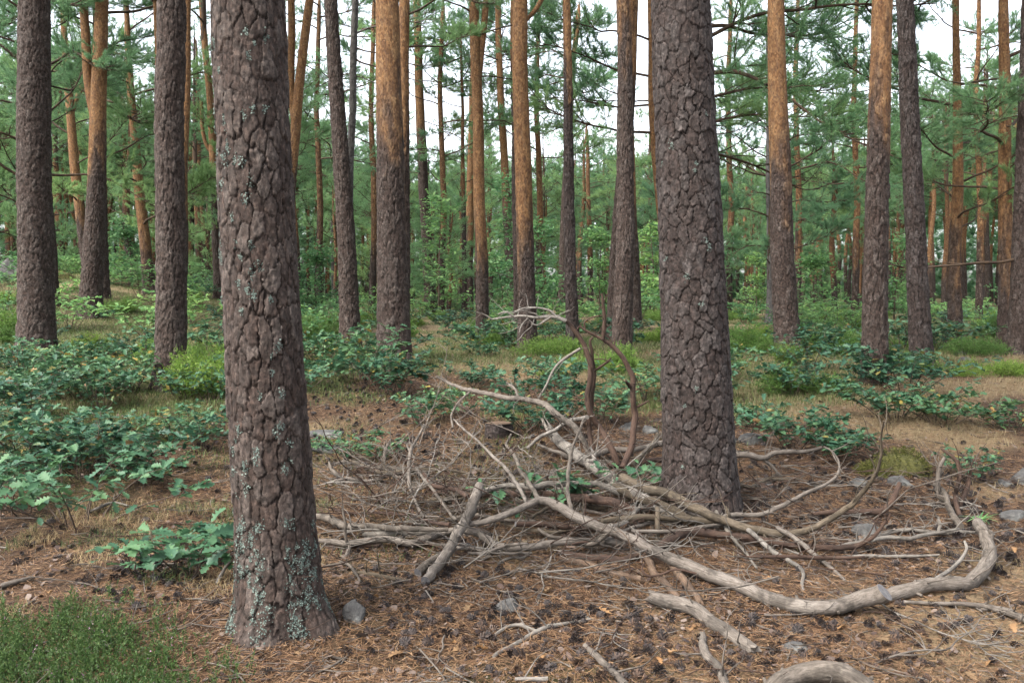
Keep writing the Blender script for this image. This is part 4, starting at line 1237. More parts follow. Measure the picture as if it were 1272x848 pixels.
stick('long smooth pale limb with a sawn end, sweeping across the front of the heap',
      [(1099, 733, .115), (1084, 741, .08), (1062, 749, .055), (1028, 756, .04), (988, 752, .035), (942, 739, .03), (905, 724, .035), (880, 716, .04), (838, 697, .06), (805, 681, .08), (779, 668, .10), (756, 661, .12), (732, 652, .14), (708, 639, .16), (690, 629, .18), (668, 623, .19), (635, 636, .15), (600, 648, .12), (578, 653, .10)],
      [24, 19, 17, 16, 15, 13, 12, 11, 9, 7], 'greywood', 3, sawn=True, sides=14, kids=[
      ([(671, 622, .19), (651, 592, .21), (638, 566, .22), (629, 553, .23), (634, 540, .25)], [6, 5, 4, 2.5]),
      ([(655, 625, .18), (640, 600, .22), (631, 586, .24), (606, 561, .26), (580, 536, .28), (562, 520, .30)], [5, 5, 4, 3, 2]),
      ([(756, 661, .12), (741, 673, .08), (727, 677, .06), (711, 671, .07), (682, 667, .09), (666, 657, .12)], [6, 6, 5, 4]),
      ([(710, 637, .16), (706, 619, .21), (704, 591, .28), (707, 572, .33), (714, 548, .37), (725, 521, .41)], [6, 5, 4, 3])])
stick('thick bent grey log curling up at its right end behind the sawn limb',
      [(1092, 746, .02), (1138, 729, .04), (1167, 728, .03), (1194, 726, .03), (1210, 717, .04), (1223, 697, .07), (1226, 676, .10), (1221, 661, .13), (1215, 647, .15)], [17, 18, 18, 17, 16, 12], 'greywood', 2, sides=14,
      kids=[([(1226, 684, .09), (1231, 671, .12), (1230, 660, .14)], [9, 7, 4])])
stick('bark covered pole reaching left from the heap, upper of the left pair',
      [(388, 641, .06), (404, 644, .06), (420, 650, .06), (434, 654, .06), (458, 654, .07), (486, 657, .08), (520, 658, .09), (555, 658, .09)], [8, 10, 9, 8, 5], 'greywood', 2)
stick('short pale pole lying tight under the upper left pole', [(452, 664, .03), (476, 663, .04), (498, 661, .05), (531, 661, .06), (552, 660, .06)], [6, 9, 8, 6], 'bleached', 1)
stick('long pale wavy branch low across the left heap, passing under the straight pole',
      [(390, 671, .04), (415, 672, .04), (437, 674, .04), (463, 672, .04), (486, 671, .04), (512, 675, .04), (531, 667, .05), (556, 660, .06), (585, 660, .06), (600, 666, .06), (614, 675, .05), (631, 679, .05), (659, 679, .05), (682, 677, .05), (713, 674, .06), (742, 673, .06), (780, 677, .05)], [7, 9, 9, 9, 9, 10, 10, 8], 'greywood', 3,
      kids=[([(437, 673, .04), (428, 692, .01), (425, 690, .01)], [5, 4, 3]), ([(430, 672, .05), (428, 655, .12), (425, 640, .18), (424, 629, .22)], [4, 4, 3, 2]), ([(622, 680, .05), (600, 694, .01), (588, 697, .01)], [5, 5, 3])])
stick('dark pole half sunk in litter under the long wavy branch at left', [(392, 677, .01), (412, 679, .01), (432, 678, .015), (470, 677, .015)], [9, 9, 7, 5], 'brownwood', 1)
stick('straight grey pole propped diagonally on the heap, lower end on the litter', [(527, 725, .015), (548, 698, .06), (570, 660, .12), (597, 604, .21)], [13, 13, 13, 12], 'greywood', 0, sides=14, wob=.04, sawn=True, name='pole', cat='pole')
stick('short thick stub tucked under the lower end of the straight grey pole', [(518, 714, .015), (532, 702, .03), (546, 690, .03)], [12, 12, 11], 'greywood', 0, sawn=True)
stick('pale curved branch arching over the heap right of the straight pole', [(585, 622, .12), (600, 612, .14), (614, 606, .15), (635, 602, .16), (659, 605, .16), (682, 601, .17), (706, 600, .17), (732, 601, .16), (751, 605, .15), (768, 611, .12)], [7, 8, 8, 8, 8, 9], 'bleached', 3)
stick('dark rough log lying through the middle of the heap under the oak sprouts', [(619, 613, .08), (659, 616, .08), (694, 619, .08), (730, 622, .09), (760, 627, .09), (795, 634, .07)], [8, 10, 11, 11, 9], 'brownwood', 2)
stick('thick bleached trunk slanting down from the cut stump side into the heap', [(676, 524, .05), (686, 541, .06), (702, 556, .07), (720, 569, .09), (741, 582, .11), (765, 602, .12), (789, 617, .12), (812, 628, .10), (836, 640, .07)], [8, 11, 13, 15, 16, 15, 14, 13, 12], 'bleached', 4, sides=12,
      kids=[([(720, 570, .10), (737, 572, .16), (731, 556, .22)], [7, 6, 4]), ([(690, 545, .06), (680, 536, .12), (672, 520, .18)], [5, 4, 3])])
stick('long olive branch running right from the heap and rising to a thin upright tip', [(770, 596, .17), (797, 604, .17), (820, 613, .15), (846, 625, .13), (885, 643, .11), (924, 659, .08), (950, 662, .07), (986, 662, .08), (1015, 654, .13), (1040, 640, .20), (1060, 625, .27), (1073, 611, .33), (1088, 591, .42), (1095, 567, .52), (1094, 544, .62), (1097, 523, .72)], [11, 12, 12, 11, 10, 8, 7, 5, 3, 1.8], 'olivewood', 3, sides=12)
stick('second olive pole beside the long rising one, ending under the big plated pine', [(760, 606, .13), (790, 617, .12), (820, 628, .11), (843, 638, .09), (866, 648, .07)], [10, 12, 11, 9], 'olivewood', 1, sides=12)
stick('nearly level grey green pole in front of the big plated pine', [(746, 648, .10), (779, 644, .11), (812, 643, .11), (851, 645, .10), (880, 647, .09), (905, 640, .12), (900, 628, .15)], [7, 8, 9, 9, 8, 6, 4], 'olivewood', 1)
stick('reddish pole bowing low from the heap toward the right, tip curving up', [(815, 680, .03), (836, 669, .05), (859, 661, .06), (885, 663, .06), (924, 669, .05), (955, 674, .04), (988, 679, .03), (1028, 681, .03), (1050, 680, .04), (1070, 676, .05), (1085, 667, .10), (1097, 653, .15), (1106, 638, .2)], [10, 11, 10, 9, 8, 7, 5, 3], 'brownwood', 3)
stick('reddish brown stick behind the right boughs with an upturned broken end', [(1010, 640, .02), (1035, 638, .03), (1067, 637, .03), (1100, 634, .05), (1111, 620, .11), (1117, 601, .17)], [5, 7, 8, 8, 7, 6], 'brownwood', 1)
stick('white weathered forked stick right of the heap centre', [(1040, 680, .02), (1058, 676, .03), (1079, 673, .03), (1102, 669, .04), (1129, 670, .04), (1153, 664, .05), (1191, 657, .05)], [4, 5, 6, 6, 5, 3], 'bleached', 3, kids=[([(1166, 663, .05), (1166, 652, .08), (1164, 643, .1)], [4, 4, 3])])
stick('thin straight pale stick lying below the white forked one', [(1046, 691, .015), (1079, 691, .02), (1123, 692, .02), (1167, 688, .03)], [3, 4, 4, 2.5], 'bleached', 1)
stick('curved white twig standing up behind the bent log', [(1158, 721, .03), (1182, 706, .05), (1195, 691, .08), (1199, 680, .11), (1197, 672, .13)], [5, 5, 4, 3], 'bleached', 1)
stick('pale stick running out of the right edge, upper of two', [(1120, 748, .015), (1173, 750, .02), (1223, 751, .025), (1244, 757, .025), (1275, 770, .02)], [4, 5, 7, 9, 9], 'greywood', 2)
stick('pale stick running out of the right edge, lower of two', [(1215, 758, .01), (1240, 755, .02), (1258, 760, .02), (1280, 775, .02)], [4, 5, 6, 6], 'greywood', 0)
stick('pale wavy stick hooking down below the olive boughs', [(925, 658, .09), (937, 666, .08), (957, 684, .05), (976, 697, .03), (992, 706, .02), (998, 716, .01), (997, 734, .01)], [6, 6, 6, 5, 5, 4], 'bleached', 1)
stick('straight stick slanting down right from the olive boughs', [(965, 655, .10), (979, 664, .09), (1002, 682, .05), (1028, 702, .02), (1050, 722, .01)], [6, 6, 6, 5, 4], 'greywood', 1)
stick('arched thin branch springing right of the big plated pine and looping back', [(890, 645, .10), (903, 641, .11), (945, 640, .11), (976, 627, .15), (1002, 612, .20), (1028, 600, .24), (1039, 590, .28), (1041, 573, .34), (1033, 561, .38), (1022, 555, .40)], [6, 6, 6, 5, 4, 3, 2, 2], 'greywood', 3)
stick('level bare branch sticking out to the right of the big plated pine', [(905, 562, .14), (925, 565, .14), (948, 569, .13), (963, 562, .17), (1001, 560, .20), (1020, 555, .23)], [8, 8, 8, 6, 4], 'greywood', 2, kids=[([(948, 569, .13), (958, 579, .08), (968, 590, .03)], [5, 4, 3])])
stick('thick broken log with splintered ends lying below the sawn limb', [(811, 742, .04), (827, 748, .035), (854, 757, .03), (881, 773, .025), (905, 790, .02), (929, 806, .02)], [15, 18, 18, 18, 19, 17], 'greywood', 1, jag=.035, sides=14, name='broken_log', cat='log')
stick('fat arched grey log cut off by the bottom edge', [(938, 872, .012), (958, 856, .03), (982, 842, .04), (1012, 837, .045), (1043, 841, .045), (1074, 856, .03), (1092, 870, .02)], [20, 23, 26, 26, 24, 20], 'greywood', 0, sides=16, name='fallen_log', cat='log')
stick('small forked pale stick alone on the open litter in front', [(731, 769, .012), (694, 777, .012), (664, 785, .012), (637, 800, .01), (613, 816, .008)], [3, 5, 6, 6, 5], 'bleached', 1, group='loose sticks in front', kids=[([(667, 784, .012), (645, 777, .014), (630, 781, .01), (608, 794, .008)], [5, 5, 4, 3])])
stick('straight grey stick pointing at the bottom edge', [(728, 802, .012), (747, 821, .012), (775, 852, .012)], [8, 9, 9], 'greywood', 1, group='loose sticks in front', jag=.01)
stick('grey stick slanting under the broken log end toward the bottom edge', [(873, 788, .015), (877, 813, .015), (890, 835, .012), (900, 852, .012)], [9, 11, 12, 11], 'greywood', 1, group='loose sticks in front', jag=.015)
stick('short pale stick peeping in at the bottom edge below the small forked stick', [(640, 846, .01), (660, 845, .012), (680, 844, .012)], [5, 6, 6], 'bleached', 1, group='loose sticks in front')
stick('rotten flaking branch low in front of the heap', [(698, 695, .01), (726, 703, .012), (760, 713, .012), (793, 721, .012)], [7, 9, 9, 8], 'rotten', 2, jag=.02)
stick('split pale piece of rotten wood left of the pair behind the broken log', [(801, 692, .03), (817, 714, .02), (828, 729, .015), (840, 742, .012)], [8, 10, 9, 8], 'rotten', 0, jag=.03)
stick('split brown piece of rotten wood right of the pair behind the broken log', [(836, 704, .03), (850, 724, .02), (868, 750, .012)], [9, 10, 8], 'rotten', 0, jag=.03)
stick('dark thick stub under the sawn limb in the middle', [(690, 687, .015), (718, 692, .015), (746, 694, .015), (768, 697, .015), (789, 692, .02)], [8, 11, 11, 11, 10], 'brownwood', 0, jag=.01)
stick('thin brown twig looping up below the sawn limb', [(866, 712, .05), (838, 707, .06), (820, 713, .05), (803, 714, .05), (797, 706, .07), (801, 699, .09)], [3, 3, 3, 2.5, 2], 'brownwood', 0)
stick('short broken brown stub pointing left in the heap centre', [(640, 651, .09), (671, 651, .08), (703, 654, .07)], [7, 8, 8], 'brownwood', 0, sawn=True)
stick('thin crooked pale twig in front of the heap under the wavy branch', [(619, 702, .01), (627, 695, .015), (636, 692, .02), (646, 693, .02), (658, 686, .03)], [4, 4, 3.5, 3], 'bleached', 0)
stick('bare forked branch lying behind the left poles, lower of two', [(404, 600, .02), (427, 595, .03), (458, 597, .03), (481, 591, .04), (507, 586, .05), (525, 580, .05)], [3, 5, 5, 5, 4], 'greywood', 4)
stick('bare forked branch lying behind the left poles, upper of two', [(415, 577, .04), (434, 573, .05), (458, 580, .05), (481, 581, .05), (505, 585, .05), (530, 588, .04)], [4, 6, 6, 6, 5], 'greywood', 4, kids=[([(476, 579, .05), (478, 559, .13), (485, 546, .18)], [5, 4, 3]), ([(424, 592, .03), (415, 587, .05), (409, 575, .08)], [5, 5, 4])])
stick('thin upright dead stem with a forked top left of the straight pole', [(524, 643, .02), (515, 621, .08), (508, 602, .14), (509, 562, .26), (515, 549, .29), (528, 528, .35)], [4, 4, 5, 4, 3], 'greywood', 3, kids=[([(510, 562, .26), (503, 550, .29)], [3, 2])])
stick('curved brown twig reaching the straight pole from the left', [(511, 634, .05), (514, 642, .04), (531, 646, .06), (545, 649, .08), (559, 651, .09)], [3, 4, 5, 5], 'brownwood', 2)
stick('brown stick leaning on the straight pole near its top', [(527, 590, .14), (536, 602, .13), (564, 608, .13), (580, 617, .13)], [4, 5, 6, 6], 'brownwood', 2)
stick('thin grey twig crossing behind the straight pole', [(515, 580, .16), (533, 602, .13), (545, 619, .10), (559, 638, .07), (567, 646, .06)], [3, 4, 4, 4], 'greywood', 2)
stick('long dead branch arching left from the heap to a bare tip over the litter', [(737, 575, .12), (733, 567, .17), (723, 549, .27), (710, 530, .36), (694, 517, .42), (676, 504, .46), (655, 497, .47), (632, 494, .47), (601, 490, .45), (582, 485, .45), (562, 477, .46), (541, 468, .48)], [9, 8, 8, 8, 7, 6, 5, 3], 'greywood', 2, kids=[([(583, 487, .45), (567, 503, .38), (560, 517, .32), (562, 532, .27)], [3, 3, 2.5]), ([(645, 495, .47), (640, 485, .52), (630, 476, .55)], [3, 3, 2])])
YU = 5.75
stick('tall reddish dead bough rising from the heap and bending left at its bleached top', [(768, 578, 5.6), (759, 556, 5.65), (746, 533, YU), (734, 517, YU), (730, 492, YU), (732, 476, YU), (733, 453, YU), (728, 434, YU), (717, 416, YU), (707, 402, YU), (697, 396, YU)], [8.5, 8, 7.5, 7, 6.5, 5.5, 4.5], 'brownwood', 0, kid_mat='bleached', kids=[
      ([(703, 399, YU), (694, 395, YU), (680, 394, YU + .02), (665, 395, YU + .05), (648, 393, YU + .08), (632, 394, YU + .1), (611, 397, YU + .15)], [5, 4.5, 4, 3.2, 2.6, 2]),
      ([(684, 394, YU), (676, 399, YU), (668, 404, YU), (660, 402, YU)], [2.5, 2, 1.5]),
      ([(672, 395, YU), (664, 390, YU), (655, 388, YU)], [2.2, 1.8, 1.2]),
      ([(721, 433, YU), (702, 445, YU), (689, 458, YU - .03), (678, 478, YU - .05), (669, 494, YU - .05)], [4, 4, 3, 3]),
      ([(694, 396, YU), (685, 388, YU), (672, 384, YU), (650, 383, YU), (638, 387, YU)], [3, 3, 2, 1.5]),
      ([(656, 395, YU), (648, 404, YU), (645, 413, YU)], [2.5, 2, 1.5]),
      ([(640, 394, YU + .05), (628, 388, YU + .05), (618, 391, YU + .1)], [2.5, 2, 1.5]),
      ([(612, 397, YU + .15), (604, 392, YU + .15), (590, 387, YU + .15)], [2, 1.6, 1.2])])
stick('slim reddish dead bough close against the tall bending one', [(738, 560, YU), (731, 535, YU + .06), (735, 494, YU + .06), (738, 463, YU + .06), (733, 437, YU + .06), (732, 423, YU + .06), (736, 418, YU + .06)], [6, 6, 6, 5, 4, 3], 'brownwood', 0, kids=[([(738, 461, YU + .06), (749, 453, YU), (759, 444, YU)], [3, 3, 2])])
stick('right upright dead bough curving like a bow back to the left', [(770, 581, 5.5), (781, 559, 5.6), (787, 536, 5.65), (790, 517, 5.7), (787, 497, 5.7), (785, 480, 5.7), (784, 468, 5.7), (777, 453, 5.7), (764, 434, 5.7), (748, 422, 5.7), (733, 414, 5.7), (720, 404, 5.7)], [8.5, 8, 7.5, 7, 6.5, 6, 4, 2.5], 'brownwood', 1, kids=[
      ([(749, 422, 5.7), (751, 400, 5.7), (750, 380, 5.7), (748, 364, 5.7)], [5, 5, 4, 3]),
      ([(785, 482, 5.7), (780, 478, 5.66), (778, 474, 5.62)], [5, 4, 3]),
      ([(727, 409, 5.7), (726, 400, 5.7), (735, 394, 5.7), (748, 392, 5.7)], [2.5, 2, 1.5]),
      ([(790, 506, 5.7), (800, 501, 5.7), (806, 498, 5.7)], [3, 3, 2])])
stick('bleached curved branch meeting the tall dead bough low down from the left', [(655, 556, .03), (669, 546, .1), (689, 533, .2), (710, 522, .3), (730, 517, .38)], [3, 5, 5, 5], 'bleached', 1)
stick('level branch behind the upright dead boughs running to the big plated pine', [(735, 567, .04), (756, 559, .06), (787, 560, .06), (826, 550, .08)], [7, 8, 7, 7], 'greywood', 1)
stick('second level branch behind the upright dead boughs, lower one', [(742, 584, .05), (770, 577, .06), (800, 574, .06), (828, 571, .06)], [8, 8, 8, 8], 'brownwood', 1)
stick('short curved horn like stick beside the base of the right upright bough', [(785, 580, .05), (795, 567, .10), (808, 556, .15), (814, 547, .19), (816, 540, .21)], [6, 7, 6, 5], 'olivewood', 1)
stick('upright dead twiggy stem behind the bent log end, left of its twin', [(1180, 627, .02), (1166, 615, .09), (1165, 590, .2), (1168, 575, .27), (1172, 568, .3)], [7, 6, 5, 4], 'greywood', 4)
stick('forked dead twiggy stem behind the bent log end, right of its twin', [(1193, 640, .02), (1186, 612, .1), (1191, 595, .18), (1189, 578, .25), (1182, 566, .3), (1170, 557, .34)], [6, 5, 5, 3], 'brownwood', 4)
stick('short dark upright stub behind the bent log end', [(1190, 630, .02), (1198, 615, .08), (1203, 600, .14), (1204, 588, .19)], [6, 6, 5, 4], 'brownwood', 2)
stick('dead stem leaning between the twiggy stems and the white forked stick', [(1192, 655, .03), (1180, 630, .06), (1172, 610, .1), (1160, 600, .12)], [8, 7, 6, 4], 'greywood', 3)
stick('grey stick lying in the left grass near the edge', [(0, 731, .012), (18, 724, .015), (38, 717, .015)], [8, 7, 5], 'greywood', 0, group='loose sticks in front')
stick('pale arched twig lying by the left thicket', [(105, 638, .02), (122, 630, .04), (140, 624, .04), (158, 628, .02)], [4, 4, 3, 2.5], 'bleached', 1, group='loose sticks in front')
stick('pale twig standing at the foot of the big lichen spotted pine on its left', [(270, 726, .01), (278, 708, .06), (284, 698, .1)], [5, 4, 3], 'bleached', 0, group='loose sticks in front')
stick('grey broken branch on the litter in front of the left poles', [(440, 712, .012), (465, 715, .014), (500, 721, .012)], [7, 8, 6], 'olivewood', 1, jag=.01)
stick('thin bowed twig beside the big lichen spotted pine on its right', [(400, 703, .01), (425, 699, .02), (440, 712, .02), (448, 724, .01)], [3, 3.5, 3.5, 2.5], 'greywood', 1)
stick('short upright olive stub in front of the big plated pine', [(815, 672, .02), (815, 655, .08), (814, 630, .14)], [6, 6, 6], 'olivewood', 0)

rg_m = np.random.default_rng(404)
for k in range(30):
    cx, cy = rg_m.normal(760, 170), rg_m.normal(640, 34)
    if not (430 < cx < 1180 and 570 < cy < 715): continue
    a = rg_m.normal(0, .35) + (0.12 if cx > 800 else -.05); l = rg_m.uniform(70, 190)
    h0 = abs(rg_m.normal(.03, .05)); h1 = abs(rg_m.normal(.03, .05))
    pp = [(cx + l * (t - .5) * math.cos(a), cy + l * (t - .5) * math.sin(a) * .6 + rg_m.normal(0, 4), h0 * (1 - t) + h1 * t + .01) for t in (0, .33, .66, 1)]
    stick('slim dead stick lying lengthwise among the bigger boughs of the heap', pp, [rg_m.uniform(2.5, 5), rg_m.uniform(4, 6.5), rg_m.uniform(2, 4)], ['greywood', 'bleached', 'brownwood', 'olivewood'][int(rg_m.integers(0, 4))], 3, group='slim sticks of the heap')

# thin loose twigs of the heap and the floor
TWIG = []
for i in range(8):
    rg = np.random.default_rng(1200 + i)
    mb = MB(); q = [np.zeros(3)]; a = 0
    L = rg.uniform(.3, .85)
    for s in range(7):
        a += rg.normal(0, .25); q.append(q[-1] + L / 7 * np.array([math.cos(a), math.sin(a), rg.normal(0, .08)]))
    q = catmull(np.array(q), 20); q[:, 2] -= q[:, 2].min() - 0.004
    mb.tube(q, np.linspace(.004, .0014, 20), 5)
    for t in range(rg.integers(4, 10)):
        j = rg.integers(3, 19); b = a + rg.choice([-1, 1]) * rg.uniform(.5, 1.2); l = rg.uniform(.06, .2)
        mb.tube(catmull(np.array([q[j], q[j] + np.array([math.cos(b), math.sin(b), .15]) * l * .5, q[j] + np.array([math.cos(b + .3), math.sin(b + .3), rg.uniform(0, .5)]) * l]), 6), np.linspace(.0025, .001, 6), 4)
    TWIG.append([mb.mesh('twig', M[k]) for k in ('greywood', 'bleached', 'brownwood')])
def twigs():
    rg = np.random.default_rng(31)
    for k in range(420):
        if k < 70:
            px, py = rg.normal(520, 75), rg.normal(610, 32); hh = abs(rg.normal(0, .05))
        elif k < 290:
            px, py = rg.normal(770 if k % 3 else 560, 200 if k % 3 else 110), rg.normal(638, 48)
            hh = abs(rg.normal(0, .07))
        else:
            px, py = rg.uniform(-20, 1290), 520 + 330 * rg.random() ** .8; hh = 0.0
        if py < 545 or py > 850 or (290 < px < 405): continue
        p = G(px, py)
        p[2] += hh
        tl = rg.normal(0, .35) if hh > .03 else rg.normal(0, .04)
        o = link('twig', TWIG[rg.integers(0, 8)][int(rg.choice([0, 0, 1, 1, 2]))], None, p, (rg.normal(0, .5) if hh > .03 else 0, tl if k >= 70 else -abs(rg.normal(.35, .35)), rg.uniform(0, 6.28)), rg.uniform(.6, 1.25))
        if k < 290: tag(o, 'thin dead twig tangled in or around the brushwood heap', 'twig', 'thin twigs of the heap')
        else: tag(o, 'thin loose twig lying on the open needle litter', 'twig', 'loose twigs on the litter')
twigs()

# ------------------------------------------------------------------ stones and stump
def stone_mesh(seed, sx, sy, sz, mat='stone', mossy=False):
    rg = np.random.default_rng(seed)
    nu, nv = 22, 14
    th = np.arange(nu) * 2 * PI / nu; ph = np.linspace(0.0, PI, nv)
    TH, PH = np.meshgrid(th, ph)
    d = np.stack([np.sin(PH) * np.cos(TH), np.sin(PH) * np.sin(TH), np.cos(PH)], -1)
    pl = nrm(rg.normal(0, 1, (11, 3))); off = rg.uniform(.62, .95, 11)
    r = np.full(TH.shape, 1.15)
    for a, b in zip(pl, off):
        c = d @ a
        r = np.where(c > 0.05, np.minimum(r, b / np.maximum(c, .05)), r)
    r = r * (1 + 0.05 * vnoise(d[..., 0] * 4 + 9, d[..., 1] * 4 + d[..., 2] * 3, seed) + .03 * vnoise(d[..., 0] * 11 + 9, d[..., 1] * 11 + d[..., 2] * 9, seed + 1))
    V = d * r[..., None] * np.array([sx, sy, sz])
    i, j = np.meshgrid(np.arange(nv - 1), np.arange(nu), indexing='ij'); j2 = (j + 1) % nu
    F = np.stack([i * nu + j, (i + 1) * nu + j, (i + 1) * nu + j2, i * nu + j2], -1).reshape(-1, 4)
    mb = MB(); mb.add(V.reshape(-1, 3), F, 0, True)
    if mossy:
        Vf = V.reshape(-1, 3); nn = nrm(Vf)
        k = rg.integers(0, len(Vf), 5000)
        k = k[nn[k, 2] > -0.4]
        tufts(mb, Vf[k] + rg.normal(0, .004, (len(k), 3)), nn[k], 5, .010, .004, 1, .8)
    return mb.mesh('stone', [M[mat], M['moss']])
for k, (px, py, w_, h_, lab, mossy) in enumerate([
    (441, 770, 34, 34, 'pointed grey stone right of the foot of the big lichen spotted pine', False),
    (629, 758, 34, 22, 'small stone with a white lichen cap on the open litter in front', False),
    (1077, 664, 38, 20, 'rounded grey stone among the right boughs of the heap', False),
    (1122, 584, 74, 36, 'low moss covered rock behind the rising branch tip at right', True),
    (1082, 588, 26, 16, 'small mossy rock left of the larger moss covered rock', True),
    (1116, 602, 46, 14, 'flat pale slab in front of the moss covered rock', False),
    (1066, 602, 26, 12, 'grey stone left of the flat pale slab', False),
    (1268, 598, 34, 26, 'brown stone cut off by the right edge', False),
    (1246, 602, 26, 12, 'small brown stone left of the one at the right edge', False),
    (1259, 643, 44, 14, 'dark flat stone at the right edge below the brown one', False),
    (933, 550, 36, 16, 'pale flat stone between the big plated pine and the oak bush', False),
    (951, 606, 34, 10, 'pale flat stone sunk in litter right of the big plated pine', False),
    (985, 805, 40, 10, 'flat grey stone sunk in litter above the fat arched log', False),
    (408, 560, 60, 12, 'flat slab in the litter right of the big lichen spotted pine, lower of two', False),
    (405, 542, 56, 12, 'flat slab in the litter right of the big lichen spotted pine, upper of two', False),
    (780, 534, 26, 14, 'grey stone left of the big plated pine, left of a pair', False),
    (806, 537, 24, 14, 'pale stone left of the big plated pine, right of a pair', False),
    (930, 438, 16, 9, 'pale boulder on the straw right of the big plated pine', False),
    (1192, 440, 22, 9, 'lichen pale boulder beside the junipers at right', False),
    (1200, 448, 18, 7, 'small pale boulder below the lichen pale one at right', False),
    (565, 410, 12, 6, 'small pale boulder right of the stout orange topped pine', False),
    (70, 345, 60, 20, 'mossy outcrop on the rise at the far left', True),
    (12, 345, 30, 36, 'grey outcrop on the rise at the left edge', False),
    (265, 352, 40, 12, 'pale outcrop on the rise behind the big lichen spotted pine', False)]):
    p = G(px, py)
    s = p[1] / FPX
    sx, sz = w_ / 2 * s * .92, h_ * s * .95
    p[2] += sz * 0.02
    tag(link('stone', stone_mesh(1500 + k, sx, sx * random.uniform(.65, .9), sz * (0.5 if mossy else 0.72), 'moss_base' if mossy else 'stone', mossy), None, p, (0, 0, 0)), lab, 'stone', 'stones on the forest floor')

def stump():
    p = G(620, 541); r = 16 / FPX * p[1]; h = 0.095
    zs = np.concatenate([np.arange(-.05, h, .008), [h]])
    me, V = trunk_mesh('trunk', lambda z: np.stack([z * 0, z * 0], -1), lambda z: np.full(np.shape(z), r), 48, zs, M['bark_dark'], 99, .1, .01, (.035, .05), 5)
    t = empty('tree_stump', p, 'low dark cut stump behind the heap left of the oak bush', 'stump')
    link('bark', me, t)
    mb = MB(); ring = V[-1]; c = ring.mean(0) + np.array([0, 0, .004])
    k = np.arange(48)
    mb.add(np.vstack([ring * np.array([.97, .97, 1]) + np.array([0, 0, .003]), c[None]]), np.stack([k, (k + 1) % 48, np.full(48, 48)], -1), 0, False)
    link('cut_face', mb.mesh('cut_face', M['rotten']), t)
stump()

# ------------------------------------------------------------------ cones, dry leaves, litter, grass
def cone_mesh(seed, closed=False):
    rg = np.random.default_rng(seed)
    mb = MB()
    n = 52
    for i in range(n):
        f = (i + .5) / n; a = i * 2.39996
        z = -0.022 + 0.048 * f; rad = 0.021 * math.sin(PI * (0.10 + 0.85 * f)) ** .8
        out = np.array([math.cos(a), math.sin(a), 0]); tg = np.array([-math.sin(a), math.cos(a), 0])
        tilt = 0.15 + 0.9 * f
        d = nrm(out * math.cos(tilt) + np.array([0, 0, 1]) * math.sin(tilt))
        b = out * rad * 0.3 + np.array([0, 0, z]); wv = 0.0040 * rg.uniform(.7, 1.2); l = rad * rg.uniform(.6, 1.0) + .004
        up = nrm(np.cross(tg, d)) * 0.0022
        mb.add(np.array([b - tg * wv * .4, b + tg * wv * .4, b + d * l + tg * wv, b + d * l * 1.12 - up, b + d * l - tg * wv]), np.array([[0, 1, 2, 3, 4]]), 0, False)
    mb.tube(np.array([[0, 0, -.022], [0, 0, .024]]), [.0065, .003], 6)
    return mb
CONE_MB = [cone_mesh(60 + i) for i in range(3)]
CONES = [c.mesh('pine_cone', M['cone']) for c in CONE_MB]
def cone_spots():
    rg = np.random.default_rng(41)
    out = []
    cen = [(640, 730, 90, 40, 45), (700, 800, 110, 40, 70), (820, 800, 90, 45, 55), (960, 800, 110, 40, 45), (1120, 790, 110, 45, 60), (1180, 640, 70, 60, 110), (1050, 620, 90, 40, 70), (1230, 680, 40, 60, 40), (210, 690, 60, 35, 60), (170, 720, 40, 25, 30),
           (560, 790, 70, 40, 40), (330, 560, 120, 45, 90), (440, 520, 70, 30, 70), (600, 570, 120, 35, 110), (500, 690, 70, 40, 40), (60, 690, 50, 40, 20), (430, 480, 60, 15, 40), (950, 570, 60, 40, 40), (420, 800, 80, 40, 14)]
    for cx, cy, sx, sy, n in cen:
        for k in range(int(n * 1.5)):
            px, py = rg.normal(cx, sx * .75), rg.normal(cy, sy * .75)
            if not (-30 < px < 1300 and 470 < py < 860): continue
            out.append(G(px, py))
    out.sort(key=lambda p: p[1])
    return out
CS = cone_spots()
rest = MB()
for k, p in enumerate(CS):
    ea, eb, ec = random.uniform(0, 6.28), random.gauss(PI / 2, .35), random.uniform(0, 6.28)
    s = random.choice([.42, .52, .62, .78, .9]) * random.uniform(.85, 1.15)
    if k < 290:
        tag(link('pine_cone', CONES[k % 3], None, (p[0], p[1], p[2] + .006 + .006 * s), (eb, ea, ec), s), 'dark open pine cone lying on the needle litter', 'pine cone', 'pine cones on the litter')
    else:
        V, F = CONE_MB[k % 3].arrays(); F = [f for f in F if f[0].shape[1] == 5]
        Mx = np.array(Matrix.Rotation(ec, 3, 'Z') @ Matrix.Rotation(ea, 3, 'Y') @ Matrix.Rotation(eb, 3, 'X'))
        rest.add((V * s) @ Mx.T + p + np.array([0, 0, .014]), np.vstack([f for f, _, _ in F]), 0, False)
tag(link('pine_cones', rest.mesh('pine_cones', M['cone'])), 'scatter of dark pine cones farther back on the litter', 'pine cones', kind='stuff')

